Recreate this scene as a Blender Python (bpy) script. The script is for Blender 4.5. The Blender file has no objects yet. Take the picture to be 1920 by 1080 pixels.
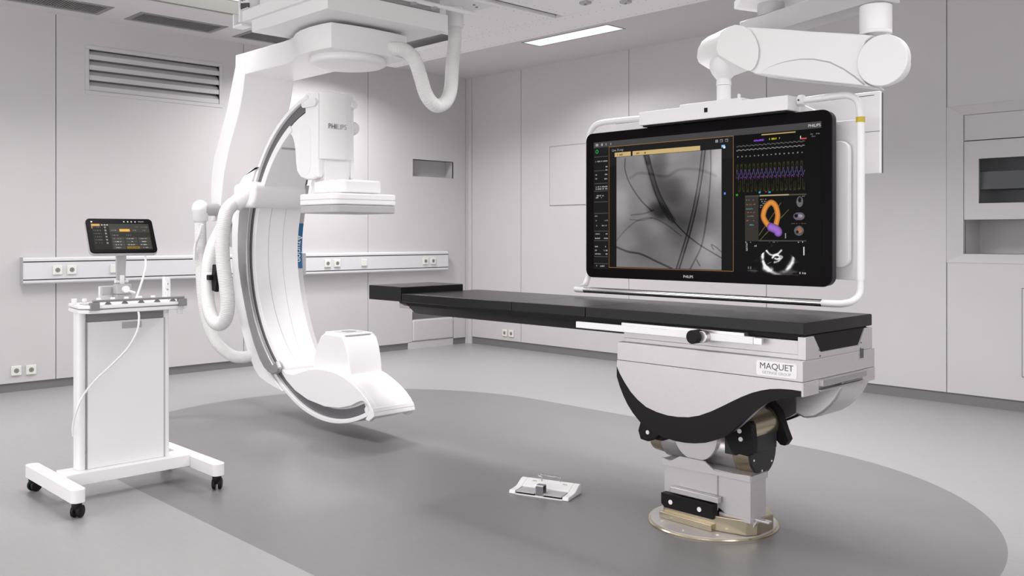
import bpy, bmesh, math, random
import numpy as np
from mathutils import Vector, Matrix
random.seed(4)
SC = bpy.context.scene
COL = SC.collection
PI = math.pi
R = math.radians

# ------------------------------------------------------------------ camera
CAM = Vector((8.71, -7.70, 1.35))
FWD = Vector((-0.717, 0.697, 0)).normalized()
cd = bpy.data.cameras.new('camera'); cam = bpy.data.objects.new('camera', cd); COL.objects.link(cam)
cam.location = CAM
cam.rotation_euler = FWD.to_track_quat('-Z', 'Y').to_euler()
cd.sensor_width = 36.0
cd.lens = 36.0 * 1729.0 / 1920.0
cd.shift_x = 0.0
cd.shift_y = -98.0 / 1920.0
cd.clip_start = 0.05
SC.camera = cam

# ------------------------------------------------------------------ world, exposure
w = bpy.data.worlds.new('world'); SC.world = w; w.use_nodes = True
w.node_tree.nodes['Background'].inputs[0].default_value = (1, 0.98, 0.99, 1)
w.node_tree.nodes['Background'].inputs[1].default_value = 3.1
SC.view_settings.view_transform = 'Standard'
SC.view_settings.look = 'None'
SC.view_settings.exposure = -0.03
SC.view_settings.gamma = 1.0
SC.view_settings.use_curve_mapping = False

# ------------------------------------------------------------------ room lamps (ceiling luminaires throw their light through these)
CEIL = 3.321
def lamp(name, x, y, sx, sy, power, spread=132, z=CEIL - 0.03, col=(1, 0.985, 0.99)):
    l = bpy.data.lights.new(name, 'AREA'); l.shape = 'RECTANGLE'; l.size = sx; l.size_y = sy
    l.energy = power; l.spread = R(spread); l.color = col
    o = bpy.data.objects.new(name, l); COL.objects.link(o); o.location = (x, y, z)
    return o
LAMPS = [  # x, y, size x, size y, watts, what tells it apart; all but the first are unseen, placed to brighten the room
    (2.60, -0.94, 1.12, 0.26, 24, ''),
    (1.95, -5.90, 1.20, 0.60, 38, 'recessed ceiling light nearest the louvred left wall, out of the picture'),
    (1.95, -7.80, 1.20, 0.60, 5, 'recessed ceiling light in the far left corner of the room, out of the picture'),
    (1.45, -2.90, 0.50, 0.60, 26, 'square fill light added unseen behind the ceiling carriage, farther from the corner'),  # added lamp, kept out of sight, brightens the far corner
    (0.96, -2.32, 0.32, 0.32, 52, 'small square fill light added unseen behind the turntable, nearest the room corner'),  # added to lift the dim walls at the corner, unseen
    (1.90, -4.32, 0.60, 1.00, 14, 'fill light added behind the ceiling carriage, out of the picture'),  # unseen, added to brighten the far part of the room
    (6.90, -3.00, 1.20, 0.60, 14, 'recessed ceiling light above the large monitor, out of the picture'),
    (5.25, -2.80, 1.20, 0.60, 78, 'recessed ceiling light between C-arm and back wall, out of the picture'),
    (4.20, -5.60, 1.20, 0.60, 20, 'recessed ceiling light above the rolling cart, out of the picture'),
    (4.20, -7.80, 1.20, 0.60, 3, 'recessed ceiling light in front of the rolling cart, out of the picture'),
    (6.30, -5.40, 1.20, 0.60, 12, 'recessed ceiling light in front of the operating table, out of the picture'),
    (6.30, -7.80, 1.20, 0.60, 6, 'recessed ceiling light left of the viewer, out of the picture'),
    (7.70, -2.20, 1.20, 0.60, 20, 'recessed ceiling light near the wall cabinet, out of the picture'),
    (8.40, -4.60, 1.20, 0.60, 10, 'recessed ceiling light right of the operating table, out of the picture'),
    (8.80, -8.40, 1.20, 0.60, 4, 'recessed ceiling light behind the viewer, out of the picture'),
]

# ------------------------------------------------------------------ materials
def mat(name, col, rough=0.5, metal=0.0, bump=0.0, bscale=60.0, var=0.0, vscale=8.0, coat=0.0, aniso=None, spec=0.5):
    m = bpy.data.materials.new(name); m.use_nodes = True
    nt = m.node_tree; b = nt.nodes['Principled BSDF']
    b.inputs['Base Color'].default_value = (*col, 1)
    b.inputs['Roughness'].default_value = rough
    b.inputs['Metallic'].default_value = metal
    b.inputs['Specular IOR Level'].default_value = spec
    if coat:
        b.inputs['Coat Weight'].default_value = coat; b.inputs['Coat Roughness'].default_value = 0.1
    tc = nt.nodes.new('ShaderNodeTexCoord')
    if var:
        n = nt.nodes.new('ShaderNodeTexNoise'); n.inputs['Scale'].default_value = vscale; n.inputs['Detail'].default_value = 6
        mp = nt.nodes.new('ShaderNodeMapping')
        if aniso: mp.inputs['Scale'].default_value = aniso
        nt.links.new(tc.outputs['Object'], mp.inputs[0]); nt.links.new(mp.outputs[0], n.inputs['Vector'])
        r = nt.nodes.new('ShaderNodeMapRange')
        r.inputs[1].default_value = 0.3; r.inputs[2].default_value = 0.7
        r.inputs[3].default_value = 1 - var; r.inputs[4].default_value = 1 + var
        nt.links.new(n.outputs[0], r.inputs[0])
        mx = nt.nodes.new('ShaderNodeVectorMath'); mx.operation = 'SCALE'
        mx.inputs[0].default_value = col
        nt.links.new(r.outputs[0], mx.inputs['Scale']); nt.links.new(mx.outputs[0], b.inputs['Base Color'])
    if bump:
        n2 = nt.nodes.new('ShaderNodeTexNoise'); n2.inputs['Scale'].default_value = bscale; n2.inputs['Detail'].default_value = 3
        nt.links.new(tc.outputs['Object'], n2.inputs['Vector'])
        bp = nt.nodes.new('ShaderNodeBump'); bp.inputs['Strength'].default_value = bump; bp.inputs['Distance'].default_value = 0.01
        nt.links.new(n2.outputs[0], bp.inputs['Height']); nt.links.new(bp.outputs[0], b.inputs['Normal'])
    return m
def emis(name, col, st):
    m = bpy.data.materials.new(name); m.use_nodes = True
    b = m.node_tree.nodes['Principled BSDF']
    b.inputs['Base Color'].default_value = (0.01, 0.01, 0.01, 1)
    b.inputs['Emission Color'].default_value = (*col, 1); b.inputs['Emission Strength'].default_value = st
    b.inputs['Roughness'].default_value = 0.3
    return m
M = dict(
    wall=mat('wall_laminate', (0.56, 0.538, 0.545), 0.45, var=0.012, vscale=3, bump=0.02, bscale=400),
    gap=mat('panel_gap', (0.17, 0.175, 0.20), 0.8),
    skirt=mat('skirting_grey', (0.17, 0.167, 0.17), 0.5, var=0.03),
    ceil=mat('ceiling_plaster', (0.64, 0.618, 0.627), 0.8, var=0.01),
    perf=mat('perforated_white', (0.90, 0.88, 0.89), 0.5),
    pale=mat('pale_green_ceiling', (0.66, 0.67, 0.62), 0.6),
    hole=mat('dark_hole', (0.03, 0.03, 0.03), 0.9),
    grill=mat('grille_dark', (0.10, 0.09, 0.08), 0.5, var=0.1, vscale=60),
    grillf=mat('grille_frame', (0.28, 0.27, 0.27), 0.4, 0.3),
    white=mat('white_lacquer', (0.83, 0.813, 0.818), 0.35, coat=0.15, bump=0.01, bscale=300),
    white2=mat('white_moulding', (0.80, 0.783, 0.79), 0.45, bump=0.02, bscale=300),
    hose=mat('white_corrugated_hose', (0.74, 0.73, 0.73), 0.5),
    grey=mat('light_grey_plastic', (0.42, 0.41, 0.42), 0.4),
    armgrey=mat('upper_arm_grey', (0.50, 0.485, 0.492), 0.45),  # greyer tone for the upper arm than for the boom's white parts
    midgrey=mat('mid_grey_plastic', (0.22, 0.215, 0.22), 0.4),
    steel=mat('brushed_steel', (0.62, 0.60, 0.61), 0.32, 0.9, var=0.06, vscale=30, aniso=(1, 1, 12)),
    alu=mat('anodised_aluminium', (0.58, 0.555, 0.565), 0.45, 0.55, var=0.015, vscale=60),
    darksteel=mat('dark_grey_metal', (0.22, 0.215, 0.23), 0.35, 0.7, var=0.12, vscale=25, aniso=(3, 1, 3)),
    guide=mat('guide_metal', (0.42, 0.41, 0.42), 0.35, 0.8, var=0.05, vscale=20),
    chrome=mat('polished_chrome', (0.78, 0.77, 0.78), 0.12, 1.0),
    gold=mat('champagne_metal', (0.50, 0.44, 0.32), 0.2, 0.9, var=0.03),
    black=mat('black_plastic', (0.009, 0.008, 0.009), 0.5, spec=0.18),
    blackbez=mat('black_bezel', (0.005, 0.004, 0.005), 0.3, spec=0.03),
    charcoal=mat('charcoal_plastic', (0.030, 0.030, 0.032), 0.45, spec=0.25),
    pad=mat('black_vinyl_pad', (0.005, 0.0048, 0.005), 0.23, bump=0.12, bscale=900, spec=0.28),
    label=mat('label_white', (0.85, 0.83, 0.84), 0.5),
    ink=mat('dark_ink', (0.08, 0.08, 0.09), 0.6),
    inkgrey=mat('grey_ink', (0.40, 0.39, 0.41), 0.6),
    blue=mat('blue_strip', (0.02, 0.13, 0.30), 0.45),
    yellow=mat('yellow_tape', (0.55, 0.43, 0.03), 0.5),
    socket=mat('socket_cream', (0.74, 0.73, 0.69), 0.35),
    sockhole=mat('socket_recess', (0.22, 0.215, 0.20), 0.6),
    rail=mat('rail_white', (0.66, 0.655, 0.675), 0.35),
    screw=mat('screw_grey', (0.30, 0.30, 0.30), 0.4, 0.6),
    lit=emis('lit_diffuser', (0.93, 1.0, 0.96), 1.0),
    text=emis('screen_text', (0.8, 0.8, 0.8), 0.8),
)
def glass(name):
    m = bpy.data.materials.new(name); m.use_nodes = True
    b = m.node_tree.nodes['Principled BSDF']
    b.inputs['Base Color'].default_value = (0.75, 0.77, 0.78, 1); b.inputs['Roughness'].default_value = 0.03
    b.inputs['Transmission Weight'].default_value = 1.0; b.inputs['IOR'].default_value = 1.1
    return m
M['glass'] = glass('cabinet_glass')
def checker_floor():
    m = bpy.data.materials.new('vinyl_floor'); m.use_nodes = True
    nt = m.node_tree; b = nt.nodes['Principled BSDF']
    tc = nt.nodes.new('ShaderNodeTexCoord')
    sep = nt.nodes.new('ShaderNodeSeparateXYZ'); nt.links.new(tc.outputs['Object'], sep.inputs[0])
    def math_(op, a, bb=None, clamp=False):
        n = nt.nodes.new('ShaderNodeMath'); n.operation = op; n.use_clamp = clamp
        for i, v in enumerate((a, bb)):
            if v is None: continue
            if isinstance(v, (int, float)): n.inputs[i].default_value = v
            else: nt.links.new(v, n.inputs[i])
        return n.outputs[0]
    # inlaid darker field: distance from the segment (3.40 .. 5.72, -3.98) below 1.73
    cx = math_('MINIMUM', math_('MAXIMUM', sep.outputs[0], 3.40), 5.72)
    dx = math_('SUBTRACT', sep.outputs[0], cx); dy = math_('SUBTRACT', sep.outputs[1], -3.98)
    d = math_('SQRT', math_('ADD', math_('MULTIPLY', dx, dx), math_('MULTIPLY', dy, dy)))
    inside = math_('LESS_THAN', d, 1.73)
    n = nt.nodes.new('ShaderNodeTexNoise'); n.inputs['Scale'].default_value = 9; n.inputs['Detail'].default_value = 8
    mp = nt.nodes.new('ShaderNodeMapping'); mp.inputs['Scale'].default_value = (1, 5, 1); mp.inputs['Rotation'].default_value = (0, 0, R(40))
    nt.links.new(tc.outputs['Object'], mp.inputs[0]); nt.links.new(mp.outputs[0], n.inputs['Vector'])
    mr = nt.nodes.new('ShaderNodeMapRange'); mr.inputs[1].default_value = 0.3; mr.inputs[2].default_value = 0.7
    mr.inputs[3].default_value = 0.97; mr.inputs[4].default_value = 1.03
    nt.links.new(n.outputs[0], mr.inputs[0])
    mix = nt.nodes.new('ShaderNodeMix'); mix.data_type = 'RGBA'
    mix.inputs[6].default_value = (0.31, 0.301, 0.305, 1); mix.inputs[7].default_value = (0.182, 0.175, 0.179, 1)
    nt.links.new(inside, mix.inputs[0])
    vm = nt.nodes.new('ShaderNodeVectorMath'); vm.operation = 'SCALE'
    nt.links.new(mix.outputs[2], vm.inputs[0]); nt.links.new(mr.outputs[0], vm.inputs['Scale'])
    nt.links.new(vm.outputs[0], b.inputs['Base Color'])
    b.inputs['Roughness'].default_value = 0.33
    b.inputs['Specular IOR Level'].default_value = 0.45
    n3 = nt.nodes.new('ShaderNodeTexNoise'); n3.inputs['Scale'].default_value = 260; n3.inputs['Detail'].default_value = 2
    nt.links.new(tc.outputs['Object'], n3.inputs['Vector'])
    bp = nt.nodes.new('ShaderNodeBump'); bp.inputs['Strength'].default_value = 0.06; bp.inputs['Distance'].default_value = 0.004
    nt.links.new(n3.outputs[0], bp.inputs['Height']); nt.links.new(bp.outputs[0], b.inputs['Normal'])
    return m
M['floor'] = checker_floor()
def attr_screen(name, st=1.0):
    m = bpy.data.materials.new(name); m.use_nodes = True
    nt = m.node_tree; b = nt.nodes['Principled BSDF']
    a = nt.nodes.new('ShaderNodeAttribute'); a.attribute_name = 'pix'
    b.inputs['Base Color'].default_value = (0.006, 0.006, 0.006, 1); b.inputs['Roughness'].default_value = 0.25; b.inputs['Specular IOR Level'].default_value = 0.02
    nt.links.new(a.outputs['Color'], b.inputs['Emission Color']); b.inputs['Emission Strength'].default_value = st
    return m
M['screen'] = attr_screen('screen_picture')

# ------------------------------------------------------------------ objects and tags
def tag(o, label=None, cat=None, group=None, kind=None):
    if label: o['label'] = label
    if cat: o['category'] = cat
    if group: o['group'] = group
    if kind: o['kind'] = kind
    return o
def thing(name, label, cat, loc=(0, 0, 0), group=None, rot=(0, 0, 0)):
    o = bpy.data.objects.new(name, None); COL.objects.link(o)
    o.empty_display_size = 0.1
    o.location = loc; o.rotation_euler = rot; o['_o'] = list(loc)
    return tag(o, label, cat, group)
def org(p):
    return Vector(p['_o']) if (p is not None and '_o' in p.keys()) else Vector((0, 0, 0))
class MB:
    def __init__(s): s.v = []; s.f = []
    def add(s, vs, fs):
        n = len(s.v); s.v += [tuple(v) for v in vs]; s.f += [tuple(i + n for i in f) for f in fs]; return s
    def box(s, x0, x1, y0, y1, z0, z1):
        v = [(x, y, z) for x in (x0, x1) for y in (y0, y1) for z in (z0, z1)]
        return s.add(v, [(0, 1, 3, 2), (4, 6, 7, 5), (0, 4, 5, 1), (2, 3, 7, 6), (0, 2, 6, 4), (1, 5, 7, 3)])
    def prism(s, poly, axis, a0, a1, poly2=None):
        def mk(p, a):
            return (a, p[0], p[1]) if axis == 'x' else ((p[0], a, p[1]) if axis == 'y' else (p[0], p[1], a))
        n = len(poly); q = poly2 or poly
        v = [mk(p, a0) for p in poly] + [mk(p, a1) for p in q]
        f = [tuple(range(n))[::-1], tuple(range(n, 2 * n))] + [(i, (i + 1) % n, n + (i + 1) % n, n + i) for i in range(n)]
        return s.add(v, f)
    def rings(s, rr, closed=False, caps=True):
        m = len(rr[0]); v = [p for r in rr for p in r]; f = []
        k = len(rr); lim = k if closed else k - 1
        for i in range(lim):
            j = (i + 1) % k
            f += [(i * m + a, i * m + (a + 1) % m, j * m + (a + 1) % m, j * m + a) for a in range(m)]
        if caps and not closed: f += [tuple(range(m))[::-1], tuple((k - 1) * m + a for a in range(m))]
        return s.add(v, f)
    def cyl(s, p0, p1, r, r2=None, n=40):
        return s.loft(p0, p1, [(0, r), (1, r if r2 is None else r2)], n)
    def loft(s, p0, p1, prof, n=40):        # prof: (t along p0..p1, radius)
        p0 = Vector(p0); p1 = Vector(p1); d = p1 - p0; q = d.normalized()
        u = q.cross(Vector((0, 0, 1)));
        if u.length < 1e-3: u = Vector((1, 0, 0))
        u.normalize(); w_ = q.cross(u)
        return s.rings([[p0 + d * t + (u * math.cos(2 * PI * a / n) + w_ * math.sin(2 * PI * a / n)) * max(r, 1e-4) for a in range(n)] for t, r in prof])
    def tube(s, pts, r, n=20, rib=0.0, pitch=0.012, dense=None, step=None):
        P_ = smooth(pts, dense or 10) if len(pts) > 2 else [Vector(p) for p in pts]
        if rib or step: P_ = resample(P_, (pitch / 2) if rib else step)
        u = None; rr = []
        for i, p in enumerate(P_):
            t = (P_[min(i + 1, len(P_) - 1)] - P_[max(i - 1, 0)]).normalized()
            if u is None:
                u = t.cross(Vector((0, 0, 1)))
                if u.length < 1e-2: u = Vector((0.7, 0.7, 0))
            u = (u - t * u.dot(t)).normalized(); w_ = t.cross(u)
            rad = r - (rib if (rib and i % 2) else 0)
            rr.append([p + (u * math.cos(2 * PI * a / n) + w_ * math.sin(2 * PI * a / n)) * rad for a in range(n)])
        return s.rings(rr)
    def arc(s, cx, cz, sec, a0, a1, n=96):   # section [(radius, y)] swept in the XZ plane
        def tp(a, y):       # the C narrows on its far side towards both ends
            if y < -4.0: return y
            d = math.degrees(a)
            k, am = ((d - 195) / 80, 0.115) if d > 180 else ((165 - d) / 50, 0.085)
            k = min(max(k, 0), 1); return y - am * k * k * (3 - 2 * k)
        return s.rings([[(cx + r * math.cos(a), tp(a, y), cz + r * math.sin(a)) for r, y in sec] for a in [R(a0 + (a1 - a0) * i / n) for i in range(n + 1)]])
    def build(s, name, m, parent=None, bevel=0.0, seg=3, sharp=35, label=None):
        me = bpy.data.meshes.new(name)
        o0 = org(parent)
        me.from_pydata([(Vector(v) - o0) for v in s.v], [], s.f)
        bm = bmesh.new(); bm.from_mesh(me)
        bmesh.ops.recalc_face_normals(bm, faces=bm.faces); bm.to_mesh(me); bm.free()
        me.materials.append(m)
        for p in me.polygons: p.use_smooth = True
        me.set_sharp_from_angle(angle=R(sharp))
        o = bpy.data.objects.new(name, me); COL.objects.link(o)
        if parent is not None:
            o.parent = parent
            if '_o' in parent.keys(): o['_o'] = list(parent['_o'])
            if parent.parent is None and parent.type == 'EMPTY': pass
        if bevel:
            b = o.modifiers.new('bevel', 'BEVEL'); b.width = bevel; b.segments = seg; b.limit_method = 'ANGLE'; b.angle_limit = R(30)
            b.harden_normals = True
        if label: o['label'] = label
        return o
def smooth(pts, k):
    P_ = [Vector(p) for p in pts]; out = []
    Q = [P_[0] * 2 - P_[1]] + P_ + [P_[-1] * 2 - P_[-2]]
    for i in range(1, len(Q) - 2):
        a, b, c, d = Q[i - 1:i + 3]
        for j in range(k):
            t = j / k
            out.append(0.5 * ((2 * b) + (c - a) * t + (2 * a - 5 * b + 4 * c - d) * t * t + (3 * b - a - 3 * c + d) * t ** 3))
    out.append(P_[-1]); return out
def resample(P_, step):
    out = [P_[0]]; acc = 0
    for a, b in zip(P_, P_[1:]):
        L = (b - a).length; d = step - acc
        while d <= L and L > 0:
            out.append(a + (b - a) * (d / L)); d += step
        acc = (acc + L) % step
    return out
def rrect(x0, x1, y0, y1, r, n=6):
    out = []
    for cx, cy, a in ((x1 - r, y1 - r, 0), (x0 + r, y1 - r, 90), (x0 + r, y0 + r, 180), (x1 - r, y0 + r, 270)):
        for i in range(n + 1):
            t = R(a + 90 * i / n); out.append((cx + r * math.cos(t), cy + r * math.sin(t)))
    return out
def txt(s, size, mw, name, m, parent, ext=0.0004, align='CENTER', sx=1.0):
    """flat lettering mesh; mw maps (u, v, depth) onto the face"""
    c = bpy.data.curves.new(name, 'FONT'); c.body = s; c.size = size; c.align_x = align; c.align_y = 'CENTER'; c.extrude = ext
    c.resolution_u = 3
    t = bpy.data.objects.new('tmp', c); COL.objects.link(t)
    dg = bpy.context.evaluated_depsgraph_get(); dg.update()
    me = bpy.data.meshes.new_from_object(t.evaluated_get(dg)); bpy.data.objects.remove(t)
    o0 = org(parent)
    for v in me.vertices: v.co = Vector(mw(v.co.x * sx, v.co.y, v.co.z)) - o0
    me.materials.clear(); me.materials.append(m); me.name = name
    o = bpy.data.objects.new(name, me); COL.objects.link(o); o.parent = parent
    if parent is not None and '_o' in parent.keys(): o['_o'] = list(parent['_o'])
    return o
def struct(name, mb, m, **k):
    o = mb.build(name, m, None, **k); o['kind'] = 'structure'; return o
def addmat(o, m, test):
    o.data.materials.append(m)
    k = len(o.data.materials) - 1
    for p in o.data.polygons:
        if test(p.center): p.material_index = k

# ================================================================== THE ROOM
RX, RY = 10.4, -10.2                     # far sides of the room behind the camera
def panels(seams, holes, z0, z1, gap, setbox, mb):
    """panel boards between seams (list of a-positions), leaving rectangular holes (a0,a1,z0,z1)"""
    for a, b in zip(seams, seams[1:]):
        a += gap / 2; b -= gap / 2
        As = sorted({a, b} | {h for hh in holes for h in hh[:2] if a < h < b})
        Zs = sorted({z0, z1} | {h for hh in holes for h in hh[2:] if z0 < h < z1})
        for p, q in zip(As, As[1:]):
            for r, t in zip(Zs, Zs[1:]):
                c = ((p + q) / 2, (r + t) / 2)
                if any(h[0] < c[0] < h[1] and h[2] < c[1] < h[3] for h in holes): continue
                setbox(mb, p, q, r, t)
fl = struct('floor', MB().box(-0.1, RX + 0.15, RY - 0.15, 0.1, -0.1, 0), M['floor'])
# wall_left: the wall on the left of the picture (plane x = 0)
holesA = [(-0.883, -0.250, 2.06, 2.265), (-0.891, -0.248, 0.0, 0.445), (-4.607, -3.343, 2.674, 3.052)]
mb = MB()
panels([RY, -8.2, -6.6, -4.891, -3.075, -1.53, -0.046], holesA, 0.078, CEIL, 0.007, lambda m_, p, q, r, t: m_.box(-0.02, 0, p, q, r, t), mb)
wl = struct('wall_left', mb, M['wall'])
mb = MB()
for (a, b, c, d) in [(RY, -4.607, 0, CEIL), (-4.607, -3.343, 0, 2.674), (-4.607, -3.343, 3.052, CEIL), (-3.343, -0.891, 0, CEIL), (-0.891, -0.248, 0.445, 2.06), (-0.891, -0.248, 2.265, CEIL), (-0.248, 0.0, 0, CEIL)]:
    mb.box(-0.08, -0.022, a, b, c, d)
struct('wall_left_gaps', mb, M['gap'])
# niches in that wall
mb = MB()
for (a, b, c, d, dep) in [(-0.883, -0.250, 2.06, 2.265, 0.16), (-0.891, -0.248, 0.33, 0.445, 0.16)]:
    mb.box(-dep - 0.02, -dep, a - 0.02, b + 0.02, c - 0.02, d + 0.02)
    mb.box(-dep, -0.001, a - 0.02, a, c - 0.02, d + 0.02); mb.box(-dep, -0.001, b, b + 0.02, c - 0.02, d + 0.02)
    mb.box(-dep, -0.001, a, b, c - 0.02, c); mb.box(-dep, -0.001, a, b, d, d + 0.02)
struct('trim_1', mb, M['wall'])
struct('trim_2', MB().box(-0.10, 0.012, -0.887, -0.252, 0.085, 0.345), M['wall'], bevel=0.02)
struct('trim_3', MB().box(-0.10, 0.0, -0.95, -0.252, 0.0, 0.083), M['wall'])
# corner post
struct('trim_4', MB().box(-0.02, 0.004, -0.042, 0.0, 0, CEIL).box(0.0, 0.066, -0.004, 0.02, 0, CEIL), M['wall'])
# wall_back: the wall on the right of the picture (plane y = 0)
holesB = [(5.82, 7.75, 1.135, 2.387)]
mb = MB()
panels([0.069, 0.943, 2.565, 4.195, 5.82, 7.75, RX], holesB, 0.088, CEIL, 0.007, lambda m_, p, q, r, t: m_.box(p, q, 0, 0.02, r, t), mb)
struct('wall_back', mb, M['wall'])
mb = MB().box(0, 5.82, 0.022, 0.08, 0, CEIL).box(7.75, RX, 0.022, 0.08, 0, CEIL).box(5.82, 7.75, 0.022, 0.08, 0, 1.135).box(5.82, 7.75, 0.022, 0.08, 2.387, CEIL)
struct('wall_back_gaps', mb, M['gap'])
# the two sides behind the viewer have openings added to brighten the room, with sill, header and mullions
SILL, HEAD = 0.02, 2.50
struct('wall_right', MB().box(RX, RX + 0.15, RY, 0.0, 0, 1.0).box(RX, RX + 0.15, RY, 0.0, 2.5, CEIL).box(RX, RX + 0.15, -2.36, 0.0, 1.0, 2.5), M['wall'])
struct('wall_front', MB().box(0, RX, RY - 0.15, RY, 0, SILL).box(0, RX, RY - 0.15, RY, HEAD, CEIL).box(0, 0.4, RY - 0.15, RY, SILL, HEAD).box(RX, RX + 0.15, RY - 0.15, RY, 0, CEIL), M['wall'])
mb = MB()
for k in range(2, 5): mb.box(RX + 0.04, RX + 0.09, -0.4 - k * 1.96 - 0.025, -0.4 - k * 1.96 + 0.025, 1.0, 2.5)
struct('added_window_1', mb, M['white2'])  # mullions of an added, unseen opening that lets fill light in
mb = MB()
for k in range(1, 5): mb.box(0.4 + k * 2.0 - 0.025, 0.4 + k * 2.0 + 0.025, RY - 0.09, RY - 0.04, SILL, HEAD)
struct('added_window_2', mb, M['white2'])
struct('baseboard_left', MB().box(-0.02, -0.012, RY, -0.95, 0, 0.078).box(-0.02, -0.012, -0.25, 0, 0, 0.078), M['skirt'])
struct('baseboard_back', MB().box(0, RX, 0.012, 0.021, 0, 0.088), M['skirt'])
# wall cabinet niche, right edge of the picture
x0, x1, z0, z1 = 5.82, 7.75, 1.135, 2.387
ix0, ix1, iz0, iz1 = 5.93, 7.64, 1.205, 2.317
mb = MB()
for a, b, c, d, e, f_, g, h in [((x0, z0), (x1, z0), (ix1, iz0), (ix0, iz0), 0, 0, 0, 0), ((x0, z1), (ix0, iz1), (ix1, iz1), (x1, z1), 0, 0, 0, 0), ((x0, z0), (ix0, iz0), (ix0, iz1), (x0, z1), 0, 0, 0, 0), ((x1, z0), (x1, z1), (ix1, iz1), (ix1, iz0), 0, 0, 0, 0)]:
    def yy(p): return -0.004 if p in ((x0, z0), (x1, z0), (x0, z1), (x1, z1)) else 0.05
    q = [a, b, c, d]
    mb.add([(p[0], yy(p), p[1]) for p in q] + [(p[0], 0.1, p[1]) for p in q], [(0, 1, 2, 3), (7, 6, 5, 4), (0, 4, 5, 1), (1, 5, 6, 2), (2, 6, 7, 3), (3, 7, 4, 0)])
struct('trim_5', mb, M['wall'], sharp=20)
mb = MB().box(5.90, 7.70, 0.42, 0.45, 1.15, 2.35).box(5.90, 5.93, 0.09, 0.42, 1.15, 2.35).box(7.64, 7.70, 0.09, 0.42, 1.15, 2.35).box(5.93, 7.64, 0.05, 0.42, 1.15, 1.205).box(5.93, 7.64, 0.06, 0.42, 2.317, 2.35)
struct('trim_6', mb, M['wall'])
tc_ = thing('wall_cabinet', 'flush grey wall cabinet with a glass window, set in the recess at the right edge', 'cabinet', (6.8, 0.2, 1.478))
MB().box(5.934, 7.636, 0.06, 0.09, 2.112, 2.315).build('top_panel', M['wall'], tc_)
mb = MB()
wx0, wx1, wz0, wz1 = 6.045, 7.35, 1.607, 1.961
for a, b, c, d in ((5.934, wx0, 1.478, 2.104), (wx1, 7.636, 1.478, 2.104), (wx0, wx1, 1.478, wz0), (wx0, wx1, wz1, 2.104)): mb.box(a, b, 0.055, 0.08, c, d)
dr = mb.build('door', M['wall'], tc_)
MB().box(wx0, wx1, 0.062, 0.068, wz0, wz1).build('glass_pane', M['glass'], dr)
MB().box(5.934, 7.636, 0.081, 0.405, 1.478, 1.50).box(5.934, 7.636, 0.09, 0.405, 2.28, 2.31).build('carcass', M['midgrey'], tc_)
MB().box(5.934, 7.636, 0.39, 0.41, 1.50, 2.28).build('back_board', M['grey'], tc_)
MB().box(6.0, 7.5, 0.12, 0.38, 1.72, 1.86).build('shelf', M['midgrey'], tc_)
# flush access hatches in the back wall
def hatch(x0, x1, z0, z1, label):
    t = thing('access_hatch', label, 'hatch', ((x0 + x1) / 2, 0, z0))
    g = 0.006
    MB().box(x0, x1, -0.004, -0.0005, z0, z0 + g).box(x0, x1, -0.004, -0.0005, z1 - g, z1).box(x0, x0 + g, -0.004, -0.0005, z0 + g, z1 - g).box(x1 - g, x1, -0.004, -0.0005, z0 + g, z1 - g).build('shadow_gap', M['gap'], t)  # dark strips stand for the shadow in the gap round the door
    MB().box(x0 + g, x1 - g, -0.006, -0.0005, z0 + g, z1 - g).build('door', M['wall'], t)
hatch(1.413, 2.30, 1.693, 2.374, 'flush grey access hatch on the back wall, partly behind the large monitor')
hatch(6.375, 7.3, 0.271, 0.951, 'low flush grey access hatch at the right edge below the glass-fronted cabinet')

# ------------------------------------------------------------------ ceiling
LX0, LX1, LY0, LY1 = 2.03, 3.17, -1.075, -0.80
mb = MB()
hs = [(LX0, LX1, LY0, LY1)]
GR = [(0.235, 0.620, -5.385, -4.612), (0.235, 0.617, -4.386, -3.556), (0.235, 0.617, -3.330, -2.50)]
hs += [g for g in GR]
Xs = sorted({-0.1, RX + 0.15} | {h for g in hs for h in g[:2]}); Ys = sorted({RY - 0.15, 0.1} | {h for g in hs for h in g[2:]})
for a, b in zip(Xs, Xs[1:]):
    for c, d in zip(Ys, Ys[1:]):
        p = ((a + b) / 2, (c + d) / 2)
        if any(g[0] < p[0] < g[1] and g[2] < p[1] < g[3] for g in hs): continue
        mb.box(a, b, c, d, CEIL, CEIL + 0.1)
struct('ceiling', mb, M['ceil'])
struct('trim_7', MB().box(1.13, 6.9, -9.2, -1.95, CEIL - 0.006, CEIL - 0.001), M['pale'])
struct('trim_8', MB().box(1.105, 1.13, -9.2, -1.95, CEIL - 0.012, CEIL - 0.001), M['grillf'])
# perforated white mounting plates below it
PZ = 3.20
def perf(n, x0, x1, y0, y1, cols):
    o = struct('trim_%d' % n, MB().box(x0, x1, y0, y1, PZ, PZ + 0.03).box(x0 + 0.05, x0 + 0.09, y0 + .03, y1 - .03, PZ + .03, CEIL - 0.007).box(x1 - 0.09, x1 - 0.05, y0 + .03, y1 - .03, PZ + .03, CEIL - 0.007), M['perf'], bevel=0.002)
    mb = MB()
    for (a, b, c, d) in cols:      # (x, y) start, (x, y) end, lines of punched slots
        L = math.hypot(c - a, d - b); k = int(L / 0.085)
        for i in range(k + 1):
            x = a + (c - a) * i / max(k, 1); y = b + (d - b) * i / max(k, 1)
            mb.cyl((x, y, PZ - 0.0008), (x, y, PZ + 0.004), 0.0055, n=8)
    if cols:
        mb.build('punched_hole', M['inkgrey'], o)
perf(9, 0.53, 6.9, -1.960, -1.54, [(0.6, -1.60, 5.2, -1.60), (0.64, -1.90, 5.2, -1.90)])
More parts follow.
